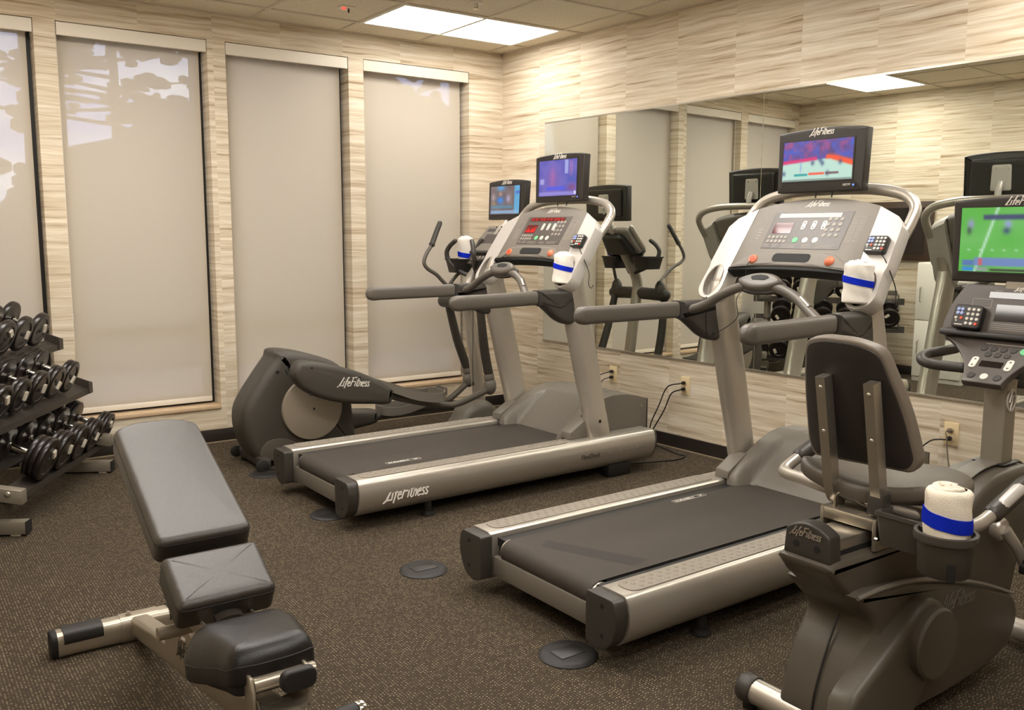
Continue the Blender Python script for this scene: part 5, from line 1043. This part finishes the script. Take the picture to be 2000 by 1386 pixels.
    rr_ = remote(T, XU @ Matrix.Translation((-0.117, 0.045, 0.004)) @ Matrix.Rotation(-0.03, 4, 'Z'), 0.092, 0.078)
    for o in [rr_] + list(rr_.children): shift(o, BO)
    # hand grips beside the console
    for s in (-1, 1):
        f = B(); f.tube([(-1.235, BY + s * 0.03, 0.950), (-1.265, BY + s * 0.10, 0.952), (-1.300, BY + s * 0.185, 0.957), (-1.295, BY + s * 0.222, 0.968), (-1.255, BY + s * 0.228, 0.982), (-1.20, BY + s * 0.205, 0.990), (-1.135, BY + s * 0.195, 0.995)], 0.0165, 14, 6, round_end=True); fin(f, 'console_grip', 'dark_grey', T, BO)
    # television above
    tv, XT = tv_set(T, (-1.166 - BO[0], 0.0, 1.358), 'field', -0.01, scr=(0.029, 0.03, 0.034, 0.034))
    tv_bracket(T, XT, (-1.17 - BO[0] + 0.02, 0, 1.25))
    # seat
    f = B()
    def seatpt(p, q, h): return Vector((p, BY + q, 0.665 + h + 0.05 * (q / 0.2) ** 2 * max(0, 1 - (p + 2.0) / 0.5) + 0.02 * math.exp(-((p + 1.95) / 0.06) ** 2)))
    f.pad(smoothpoly([(-1.945, -0.10), (-1.935, -0.185), (-1.85, -0.21), (-1.70, -0.17), (-1.55, -0.105), (-1.50, 0.0), (-1.55, 0.105), (-1.70, 0.17), (-1.85, 0.21), (-1.955, 0.185), (-1.965, 0.10), (-1.97, 0.0)], 4), -0.028, 0.022, 0.022, seatpt, crown=0.006, rb=0.012); st = fin(f, 'seat_cushion', 'vinyl_brown', T, BO, 60)
    # seat back: tilted pad, wraps forward at the sides
    bo = rpoly([(-0.158, -0.022), (0.150, -0.030), (0.168, 0.010), (0.158, 0.18), (0.128, 0.318), (0.06, 0.342), (-0.04, 0.342), (-0.108, 0.318), (-0.155, 0.15), (-0.172, 0.005)], [0.02, 0.02, 0.02, 0.12, 0.03, 0.05, 0.05, 0.03, 0.12, 0.02], 5)
    XB2 = frame((-1.957, BY + 0.024, 0.770), (0, -1, 0), (-0.080, 0, 0.335))
    def bk2(p, q, h): return XB2 @ Vector((-p, q, h - 0.045 * (abs(p) / 0.17) ** 2.2))
    f = B(); f.pad(bo, -0.045, 0.0, 0.006, bk2, rb=0.02); sb = fin(f, 'seat_back', 'back_edge', T, BO, 50)
    f = B(); f.pad([(p * 0.93, 0.17 + (q - 0.17) * 0.945) for p, q in bo], -0.004, 0.003, 0.003, bk2, rb=0.001); fin(f, 'back_shell', 'back_shell', sb, BO, 50)
    for s in (-1, 1):
        y = BY + s * 0.072; f = B()
        pth = [(-2.046, 0.995), (-1.998, 0.755), (-1.985, 0.690), (-1.960, 0.640), (-1.925, 0.632)]
        P = [pth[0]] + smooth_open(pth[1:], 4); rings = []
        for i, (x, z) in enumerate(P):
            a, c = Vector(P[max(i - 1, 0)]), Vector(P[min(i + 1, len(P) - 1)]); t = (c - a).normalized(); nn = Vector((-t.y, t.x)) ; nn = nn if nn.x > 0 or abs(nn.x) < 0.3 and nn.y > 0 else -nn
            rings.append([(x, y - 0.0145, z), (x, y + 0.0145, z), (x + nn.x * 0.034, y + 0.0145, z + nn.y * 0.034), (x + nn.x * 0.034, y - 0.0145, z + nn.y * 0.034)])
        f.loft(rings); br = fin(f, 'back_bracket', 'steel', T, BO, 25)
        for zz, xx in ((0.968, -2.0405), (0.845, -2.016)): f = B(); f.ball((xx, y + 0.0, zz), 0.003, 0.006, 0.006, 12, 8); fin(f, 'bolt', 'steel', br, BO)
    f = B(); f.box((-1.99, BY - 0.078, 0.700), (-1.935, BY - 0.050, 0.722), 0.003) if False else f.box((-1.985, BY - 0.095, 0.640), (-1.945, BY - 0.048, 0.700), 0.005); fin(f, 'bracket_sleeve', 'dark_grey', T, BO)
    # carriage
    f = B(); f.box((-1.995, BY - 0.078, 0.598), (-1.84, BY + 0.078, 0.632), 0.006); f.box((-1.995, BY - 0.086, 0.545), (-1.84, BY - 0.074, 0.632), 0.003); f.box((-1.995, BY + 0.074, 0.545), (-1.84, BY + 0.086, 0.632), 0.003); cg = fin(f, 'seat_carriage', 'steel', T, BO)
    f = B(); f.tube([(-1.985, BY + 0.045, 0.634), (-1.975, BY + 0.05, 0.664), (-1.96, BY + 0.035, 0.668), (-1.955, BY - 0.04, 0.646), (-1.95, BY - 0.06, 0.640)], 0.005, 8, 4); fin(f, 'release_lever', 'chrome', cg, BO)
    f = B(); f.cyl((-1.993, BY - 0.094, 0.580), (-1.993, BY - 0.086, 0.580), 0.009, n=12); fin(f, 'bolt', 'chrome', cg, BO)
    # seat handles: one bent tube, with grips
    f = B(); f.tube([(-1.675, BY + 0.335, 0.715), (-1.775, BY + 0.335, 0.678), (-1.838, BY + 0.330, 0.655), (-1.868, BY + 0.295, 0.654), (-1.895, BY + 0.22, 0.660), (-1.925, BY + 0.10, 0.662), (-1.925, BY - 0.10, 0.655), (-1.89, BY - 0.205, 0.642), (-1.868, BY - 0.245, 0.636), (-1.835, BY - 0.262, 0.636), (-1.775, BY - 0.264, 0.648), (-1.63, BY - 0.262, 0.688)], 0.0175, 14, 6); hb = fin(f, 'seat_handle', 'silver_paint', T, BO)
    f = B(); f.tube([(-1.755, BY + 0.335, 0.686), (-1.60, BY + 0.334, 0.742)], 0.0245, 16, 1, round_end=True); fin(f, 'hand_grip', 'dark_grey', hb, BO)
    f = B(); f.tube([(-1.752, BY - 0.264, 0.654), (-1.585, BY - 0.262, 0.704)], 0.0245, 16, 1, round_end=True); g = fin(f, 'hand_grip', 'dark_grey', hb, BO)
    f = B(); f.tube([(-1.720, BY - 0.2695, 0.672), (-1.635, BY - 0.2685, 0.698)], 0.0185, 10, 1, round_end=True); fin(f, 'contact_plate', 'pale_silver', g, BO)
    # bottle tray and cup
    f = B()
    def rr(z, g, cx=0): return [(x, y, z) for x, y in rpoly([(-2.015 + g, BY - 0.225 + g), (-1.915 - g, BY - 0.225 + g), (-1.915 - g, BY - 0.088 - g), (-2.015 + g, BY - 0.088 - g)], 0.012, 3)]
    f.loft([rr(0.575, 0.012), rr(0.652, 0.003), rr(0.654, 0.0), rr(0.664, 0.0), rr(0.664, 0.010), rr(0.60, 0.016)]); tr = fin(f, 'accessory_bin', 'shroud_grey', T, BO)
    f = B(); c = (-2.018, BY - 0.285); nn_ = 40
    def cr_(r_, z): return [(c[0] + r_ * math.cos(2 * PI * k / nn_), c[1] + r_ * math.sin(2 * PI * k / nn_), z) for k in range(nn_)]
    f.loft([cr_(0.056, 0.558), cr_(0.059, 0.562), cr_(0.064, 0.640), cr_(0.0725, 0.644), cr_(0.0735, 0.650), cr_(0.0725, 0.663), cr_(0.064, 0.664), cr_(0.060, 0.60), cr_(0.058, 0.572)]); f.box((-2.03, BY - 0.245, 0.640), (-1.915, BY - 0.215, 0.6635), 0.006); cp = fin(f, 'cup_holder', 'shroud_grey', T, BO, 45)
    f = B(); f.box((-2.058, BY - 0.366, 0.556), (-2.040, BY - 0.358, 0.60)) if False else f.prism([(c[0] + 0.0632 * math.cos(a), c[1] + 0.0632 * math.sin(a)) for a in (3.75, 3.9, 4.05)] + [(c[0] + 0.055 * math.cos(a), c[1] + 0.055 * math.sin(a)) for a in (4.05, 3.75)], 'z', 0.558, 0.60); fin(f, 'drain_slot', 'matte_black', cp, BO)
    return T
bike()
towel('rolled white towel with blue band and brownish stains in the bike cup holder', (-2.018, BY - 0.285, 0.575), 0.053, 0.196, (0, 0, 0), 'towel_worn', (0.52, 0.70), seed=12)

# ------------------------------------------------------------------ adjustable bench
HO = (-3.43, -2.76, 0.0)
def bench():
    T = thing('weight_bench', 'adjustable weight bench with black padded back and seat in the left foreground', 'weight bench', HO)
    X0 = HO[0]
    # rear cross tube with end caps and the worn grip pad
    sec = rpoly([(-0.040, 0.0), (0.040, 0.0), (0.040, 0.084), (-0.040, 0.084)], 0.030, 5)
    f = B(); f.prism([(-2.757 + p, q) for p, q in sec], 'x', -3.685, -3.20); ct = fin(f, 'cross_tube', 'frame_silver', T, HO, 30)
    for xx, s in ((-3.685, -1), (-3.20, 1)):
        f = B(); f.pad([(-2.757 + p * 1.03, 0.042 + (q - 0.042) * 1.02) for p, q in sec], 0.0, 0.020, 0.006, lambda p, q, h: Vector((xx + s * h, p, q)), rb=0.0); fin(f, 'end_cap', 'matte_black', ct, HO)
    for x0, x1 in ((-3.667, -3.548), (-3.335, -3.216)):
        top = [(-0.0415, 0.050), (-0.0425, 0.065), (-0.030, 0.0865), (0.030, 0.0865), (0.042, 0.066)]; f = B(); 
        f.loft([[(x, -2.757 + p, q) for p, q in smooth_open(top, 4)] + [(x, -2.757 + p * 0.93, q - 0.004) for p, q in smooth_open(top, 4)[::-1]] for x in (x0, x1)]); gp = fin(f, 'grip_pad', 'rubber', ct, HO)
        for xx in (x0 + 0.018, x1 - 0.018):
            for dy in (-0.02, 0.0): f = B(); f.cyl((xx, -2.757 + dy, 0.0862), (xx, -2.757 + dy, 0.0872), 0.004, n=10); fin(f, 'rivet', 'matte_black', gp, HO)
    f = B(); f.prism([(-2.757 + p * 1.07, 0.042 + (q - 0.042) * 1.07) for p, q in sec], 'x', -3.492, -3.368); fin(f, 'clamp_collar', 'frame_silver', ct, HO, 30)
    f = B(); f.cyl((-3.462, -2.762, 0.085), (-3.462, -2.762, 0.093), 0.010, n=6); f.cyl((-3.462, -2.762, 0.090), (-3.462, -2.762, 0.099), 0.005, n=10); fin(f, 'clamp_bolt', 'steel', ct, HO)
    # spine: rises toward the seat, bends level, then drops to the front foot
    s2 = rpoly([(-0.031, -0.034), (0.031, -0.034), (0.031, 0.034), (-0.031, 0.034)], 0.015, 4)
    path = smooth_open([(-2.785, 0.050), (-3.10, 0.112), (-3.46, 0.176), (-3.70, 0.222), (-3.82, 0.246), (-3.95, 0.285), (-4.07, 0.312)], 5); rings = []
    for i, (y, z) in enumerate(path):
        a, c = Vector(path[max(i - 1, 0)]), Vector(path[min(i + 1, len(path) - 1)]); t = (c - a).normalized(); nn = Vector((t.y, -t.x)) * (1 if t.x > 0 else -1); nn = nn if nn.y > 0 else -nn
        rings.append([(X0 + p, y + nn.x * q, z + nn.y * q) for p, q in s2])
    f = B(); f.loft(rings); sp = fin(f, 'spine_tube', 'frame_silver', T, HO, 30)
    f = B(); f.prism([(p + X0, -4.09 + q) for p, q in rpoly([(-0.034, -0.036), (0.034, -0.036), (0.034, 0.036), (-0.034, 0.036)], 0.012)], 'z', 0.03, 0.345); fl = fin(f, 'front_leg', 'frame_silver', T, HO, 30)
    f = B(); f.box((X0 - 0.17, -4.125, 0.0), (X0 + 0.17, -4.055, 0.05), 0.012); fin(f, 'front_crossfoot', 'frame_silver', T, HO)
    # ladder plates for the back support strut
    for s in (-1, 1):
        x = X0 + s * 0.036
        f = B(); pl = [(-3.26, 0.165), (-3.72, 0.252), (-3.70, 0.300), (-3.64, 0.312), (-3.62, 0.285), (-3.57, 0.275), (-3.56, 0.305), (-3.50, 0.315), (-3.485, 0.272), (-3.43, 0.262), (-3.42, 0.292), (-3.36, 0.298), (-3.345, 0.252), (-3.27, 0.205)]
        f.prism(pl, 'x', x - 0.003, x + 0.003); lp = fin(f, 'ladder_plate', 'frame_silver', T, HO, 25)
    Xl = frame((X0 - 0.0395, -3.40, 0.205), (0, -1, 0.18), (0, 0.18, 1)); shift(lettering(BRAND, Xl, 0.17, th=0.0006, wt=0.13).build('lettering', 'dark_print', lp), HO)
    f = B(); f.tube([(X0 - 0.135, -3.60, 0.362), (X0 + 0.135, -3.60, 0.362)], 0.017, 14, 1); fin(f, 'support_bar', 'frame_silver', T, HO)
    f = B(); f.tube([(X0 - 0.045, -3.595, 0.365), (X0 - 0.045, -3.40, 0.50), (X0 - 0.04, -3.33, 0.60)], 0.012, 10, 3); f.tube([(X0 + 0.045, -3.595, 0.365), (X0 + 0.045, -3.40, 0.50), (X0 + 0.04, -3.33, 0.60)], 0.012, 10, 3); fin(f, 'support_strut', 'frame_silver', T, HO)
    for s in (-1, 1):
        f = B(); f.box((X0 + s * 0.062 - 0.004, -3.80, 0.375), (X0 + s * 0.062 + 0.004, -3.62, 0.43), 0.004); fin(f, 'hinge_plate', 'frame_silver', T, HO)
    f = B(); f.box((X0 - 0.045, -3.80, 0.43), (X0 + 0.045, -3.15, 0.455)) if False else f.tube([(X0, -3.76, 0.425), (X0, -3.20, 0.665)], 0.022, 10, 1, flat=(0.7, 1.6)); fin(f, 'back_frame', 'rack_dark', T, HO)
    # pads: p = across, q = along the pad toward the head, h = out of the pad face
    def padframe(y0, z0, y1, z1): return frame((X0, y0, z0), (1, 0, 0), (0, y1 - y0, z1 - z0))
    Xb = padframe(-3.590, 0.596, -3.095, 0.818)
    def cushion(name, ol, th, Xf, mat, re, crown, bend=None):
        g = bend or (lambda p, q: 0.0); f = B(); f.pad(ol, -th, 0.0, re, lambda p, q, h: Xf @ Vector((p, q, h + g(p, q))), crown=crown, rb=0.012, seg=5); c = fin(f, name, mat, T, HO, 60)
        def ring_at(ins, h):   # stitched piping just below the face
            cx = sum(p for p, q in ol) / len(ol); cy = sum(q for p, q in ol) / len(ol); P = []
            for p, q in ol: P.append(Xf @ Vector((p + (cx - p) * ins * 0.02, q + (cy - q) * ins * 0.012, h + g(p, q))))
            return P + [P[0]]
        f = B(); f.tube(ring_at(0.35, -re * 0.92), 0.0022, 6, 1); fin(f, 'piping', 'seam_black', c, HO, 60); return c
    L1 = math.hypot(-3.095 + 3.590, 0.818 - 0.596)
    ol = rpoly([(-0.125, 0.0), (0.125, 0.0), (0.121, L1 - 0.03), (0.06, L1), (-0.06, L1), (-0.121, L1 - 0.03)], [0.03, 0.03, 0.03, 0.10, 0.10, 0.03], 5)
    cushion('back_pad', ol, 0.075, Xb, 'black_leather', 0.020, 0.004)
    Xm = padframe(-3.768, 0.488, -3.612, 0.570)
    L2 = math.hypot(-3.612 + 3.768, 0.570 - 0.488)
    ol = rpoly([(-0.122, 0.0), (0.122, 0.0), (0.124, L2), (-0.124, L2)], 0.022, 6)
    cushion('lumbar_pad', ol, 0.085, Xm, 'black_leather', 0.022, 0.0, lambda p, q: 0.0)
    Xs = frame((X0, -3.81, 0.462), (-1, 0, 0), (0, -1, 0.10))
    ol = smoothpoly([(-0.105, 0.0), (0.0, -0.004), (0.105, 0.0), (0.140, 0.045), (0.135, 0.10), (0.108, 0.185), (0.095, 0.235), (0.05, 0.255), (0.0, 0.258), (-0.05, 0.255), (-0.095, 0.235), (-0.108, 0.185), (-0.135, 0.10), (-0.140, 0.045)], 4)
    sc = cushion('seat_pad', ol, 0.085, Xs, 'seat_leather', 0.045, 0.004, lambda p, q: -0.9 * max(0, abs(p) - 0.085) ** 1.0 * 0.6)
    f = B(); f.pad([(p * 0.86, 0.125 + (q - 0.125) * 0.86) for p, q in ol], -0.115, -0.08, 0.004, lambda p, q, h: Xs @ Vector((p, q, h)), rb=0.01); fin(f, 'seat_base', 'matte_black', sc, HO)
    # seat pivot, saddle bracket, knob, front carry handle
    f = B(); f.tube([(X0 - 0.055, -4.075, 0.405), (X0 + 0.085, -4.075, 0.405)], 0.017, 14, 1); fin(f, 'pivot_tube', 'frame_silver', T, HO)
    for s in (-1, 1):
        f = B(); f.prism([(-4.105, 0.335), (-4.045, 0.335), (-4.05, 0.40), (-4.062, 0.428), (-4.088, 0.428), (-4.10, 0.40)], 'x', X0 + s * 0.062 - 0.004, X0 + s * 0.062 + 0.004, 0.002); fin(f, 'lug', 'frame_silver', T, HO)
    f = B(); pts = [(X0 - 0.058, 0.385), (X0 - 0.048, 0.350), (X0, 0.336), (X0 + 0.048, 0.350), (X0 + 0.068, 0.392)]
    f.loft([[(x, -4.115, z), (x, -4.035, z), (x, -4.035, z - 0.007), (x, -4.115, z - 0.007)] for x, z in smooth_open(pts, 5)]); fin(f, 'saddle_bracket', 'frame_silver', T, HO)
    f = B(); f.pad(rpoly([(-0.040, -0.024), (0.040, -0.024), (0.040, 0.024), (-0.040, 0.024)], 0.022, 6), -0.008, 0.014, 0.006, lambda p, q, h: Vector((X0 + 0.028 + p, -4.122 - h, 0.418 + q)), rb=0.004); kn = fin(f, 'release_knob', 'rubber', T, HO)
    f = B(); f.cyl((X0 + 0.028, -4.116, 0.418), (X0 + 0.028, -4.07, 0.410), 0.008); fin(f, 'knob_stem', 'steel', kn, HO)
    f = B(); f.tube([(X0 - 0.045, -3.90, 0.272), (X0 - 0.055, -3.965, 0.276), (X0 - 0.035, -4.003, 0.280), (X0 + 0.02, -4.012, 0.281)], 0.020, 12, 5) if False else f.tube([(X0 - 0.035, -4.10, 0.318), (X0 - 0.052, -4.145, 0.318), (X0 - 0.03, -4.170, 0.318), (X0 + 0.04, -4.172, 0.318)], 0.019, 12, 5); hd = fin(f, 'carry_handle', 'frame_silver', T, HO)
    f = B(); f.cyl((X0 + 0.038, -4.172, 0.318), (X0 + 0.145, -4.160, 0.318), 0.0235, n=20, bev=0.003); fin(f, 'handle_grip', 'rubber', hd, HO)
    f = B(); f.cyl((X0 + 0.028, -4.1725, 0.318), (X0 + 0.038, -4.172, 0.318), 0.025, n=20, bev=0.002); fin(f, 'end_collar', 'chrome', hd, HO)
    f = B(); f.cyl((X0 + 0.145, -4.160, 0.318), (X0 + 0.164, -4.158, 0.318), 0.024, n=20, bev=0.003); fin(f, 'end_collar', 'chrome', hd, HO)
    return T
bench()

# ------------------------------------------------------------------ dumbbell rack, set diagonally in the far left corner
RP = Vector((-3.585, -1.365, 0)); RE = Vector((0.506, 0.862, 0)); RN = Vector((0.862, -0.506, 0))
RX = Matrix(((RE.x, -RN.x, 0, RP.x), (RE.y, -RN.y, 0, RP.y), (0, 0, 1, 0), (0, 0, 0, 1)))   # local: s along the rack, d back from the front, z
def rack():
    T = thing('dumbbell_rack', 'grey three-tier dumbbell rack standing diagonally in the left corner', 'dumbbell rack', RP, math.atan2(RE.y, RE.x))
    for s_ in (0.0, 1.095):
        f = B(); f.box((s_ - 0.030, 0.0, 0.010), (s_ + 0.030, 0.50, 0.068), 0.004); lg = f.build('floor_leg', 'rack_grey', T)
        f = B(); f.box((s_ - 0.0305, -0.003, 0.0098), (s_ + 0.0305, 0.001, 0.0682)); f.build('leg_cap', 'matte_black', lg)
        for d in (0.05, 0.44):
            f = B(); f.box((s_ - 0.022, d - 0.022, 0.0), (s_ + 0.022, d + 0.022, 0.011), 0.002); f.build('foot_pad', 'sticker', lg)
        f = B(); f.tube([(s_, 0.27, 0.068), (s_, 0.40, 0.80)], 0.034, 4, 1); f.build('upright_post', 'rack_grey', T, 25)
        f = B(); f.prism([(-0.004, 0.156), (0.36, 0.215), (0.36, 0.277), (-0.004, 0.220)], 'x', s_ - 0.028 - 0.03 * (s_ < 0.5), s_ + 0.028 - 0.03 * (s_ < 0.5), 0.003); am = f.build('tray_arm', 'rack_grey', T)
        f = B(); f.ball((s_ - 0.029 - 0.03 * (s_ < 0.5), 0.055, 0.206), 0.006, 0.014, 0.014, 12, 8); f.build('bolt', 'steel', am)
    for d, z, nm in ((0.072, 0.156, 'lower'), (0.145, 0.470, 'middle'), (0.295, 0.726, 'upper')):
        # tilted tray: front lip, two rails, end brackets
        dz = 0.40; f = B(); L0, L1 = (0.0 if nm == 'lower' else -0.13), 1.225
        f.prism([(d, z - 0.012), (d + 0.085, z + 0.085 * dz - 0.012), (d + 0.085, z + 0.085 * dz - 0.006), (d, z - 0.006)], 'x', L0, L1); f.prism([(d + 0.175, z + 0.175 * dz - 0.012), (d + 0.26, z + 0.26 * dz - 0.012), (d + 0.26, z + 0.26 * dz - 0.006), (d + 0.175, z + 0.175 * dz - 0.006)], 'x', L0, L1); f.prism([(d - 0.004, z - 0.026), (d + 0.002, z - 0.026), (d + 0.000, z + 0.006), (d - 0.006, z + 0.006)], 'x', L0, L1)
        tr = f.build('tray', 'rack_dark', T, 25)
        for s_ in (L0, L1):
            f = B(); f.prism([(d - 0.01, z - 0.024), (d + 0.09, z + 0.013), (d + 0.09, z + 0.073), (d - 0.01, z + 0.036)], 'x', s_ - 0.004, s_ + 0.004); f.prism([(d - 0.012, z - 0.024), (d - 0.004, z - 0.024), (d - 0.004, z + 0.038), (d - 0.012, z + 0.038)], 'x', s_ - 0.05, s_ + 0.004); f.build('end_bracket', 'rack_dark', tr, 25)
    return T
rack()
ORD = {'lower': ['farthest', 'second from the far end', 'middle', 'second from the near end', 'nearest and largest'], 'middle': ['farthest', 'second from the far end', 'third from the far end', 'fourth from the far end', 'fifth from the far end, at the picture edge', 'sixth, outside the frame at left'], 'upper': ['farthest', 'second from the far end', 'third from the far end, at the picture edge', 'fourth, seen only in the mirror', 'fifth, seen only in the mirror']}
def dumbbell(row, idx, s_, d, z, r, headlen, ndisc, turn):
    tilt = 0.395
    ax = Vector((-RN.x * math.cos(tilt), -RN.y * math.cos(tilt), math.sin(tilt)))     # from the front head back and up
    c = RX @ Vector((s_, d, z))                                                            # centre of the front face
    t = thing('dumbbell', 'black rubber dumbbell on the %s tier, %s' % (row, ORD[row][idx]), 'dumbbell', c, 0, 'dumbbells on the rack')
    exv = Vector((RE.x, RE.y, 0)); X = frame((0, 0, 0), exv, ax.cross(exv)) ; X = Matrix(((exv.x, (ax.cross(exv)).x, ax.x, 0), (exv.y, (ax.cross(exv)).y, ax.y, 0), (exv.z, (ax.cross(exv)).z, ax.z, 0), (0, 0, 0, 1))) @ Matrix.Rotation(turn, 4, 'Z')
    zv = X.to_3x3() @ Vector((0, 0, 1)); gap = 0.125
    def head(h0, sign):
        f = B(); pr = []; e = headlen / ndisc
        prof = [(0.30 * r, 0.006), (0.66 * r, 0.006), (0.70 * r, 0.0015), (0.80 * r, 0.0)]
        for k in range(ndisc):
            rr_ = r * (1.0 - 0.02 * k); a, b_ = k * e, (k + 1) * e
            prof += [(rr_ * 0.93, a + e * 0.06), (rr_ * 0.985, a + e * 0.20), (rr_, a + e * 0.42), (rr_, a + e * 0.62), (rr_ * 0.985, a + e * 0.82), (rr_ * 0.93, b_ - e * 0.03)]
        prof += [(0.55 * r, headlen), (0.3 * r, headlen + 0.004), (0.02, headlen + 0.012)]
        prof = [(0.001, 0.006)] + prof + [(0.001, headlen + 0.012)]
        f.lathe([(q, h0 + sign * h) for q, h in prof], (0, 0, 0), zv, 36); return f.build('weight_head', 'dumbbell_rubber', t, 30)
    h1 = head(0.0, 1); total = 2 * headlen + gap; head(total, -1)
    f = B(); f.lathe([(0.019, headlen - 0.002), (0.019, headlen + 0.016), (0.0155, headlen + 0.02), (0.0175, headlen + gap / 2), (0.0155, headlen + gap - 0.02), (0.019, headlen + gap - 0.016), (0.019, headlen + gap + 0.002)], (0, 0, 0), zv, 18); f.build('handle', 'chrome', t)
    f = B()
    f.prism(rpoly([(-0.012, 0.0), (0.012, 0.0), (0.012, 0.046), (-0.012, 0.046)], 0.002, 2), 'z', -0.0045, 0.0066, X=X @ Matrix.Translation((r * 0.40, -0.023, 0))); f.build('weight_sticker', 'sticker', h1)
    f = B()
    for k in range(2): f.prism([(-0.012 + 0.014 * k, -0.008), (-0.003 + 0.014 * k, -0.008), (-0.003 + 0.014 * k, 0.008), (-0.012 + 0.014 * k, 0.008)], 'z', 0.0045, 0.0063, X=X @ Matrix.Translation((-r * 0.32, 0.0, 0)))
    f.build('raised_mark', 'rubber', h1)
    f = B(); f.lathe([(0.001, 0.002), (0.011, 0.002), (0.013, 0.0055), (0.013, 0.008)], (0, 0, 0), zv, 16); f.build('centre_bolt', 'rubber', h1)
rnd = random.Random(21)
for i, s_ in enumerate((1.145, 0.954, 0.758, 0.556, 0.344)): dumbbell('lower', i, s_, 0.03, 0.142 + 1.087 * (0.094, 0.095, 0.098, 0.102, 0.110)[i], (0.094, 0.095, 0.098, 0.102, 0.110)[i], (0.062, 0.066, 0.072, 0.080, 0.090)[i], 3, rnd.uniform(-0.9, 0.9))
for i, s_ in enumerate((0.955, 0.764, 0.560, 0.345, 0.148, -0.045)): dumbbell('middle', i, s_, 0.14, 0.576, 0.0935, 0.050, 2, rnd.uniform(-0.9, 0.9))
for i, s_ in enumerate((0.965, 0.762, 0.562, 0.36, 0.16)): dumbbell('upper', i, s_, 0.29, 0.836, 0.098, 0.038, 1, rnd.uniform(-0.9, 0.9))
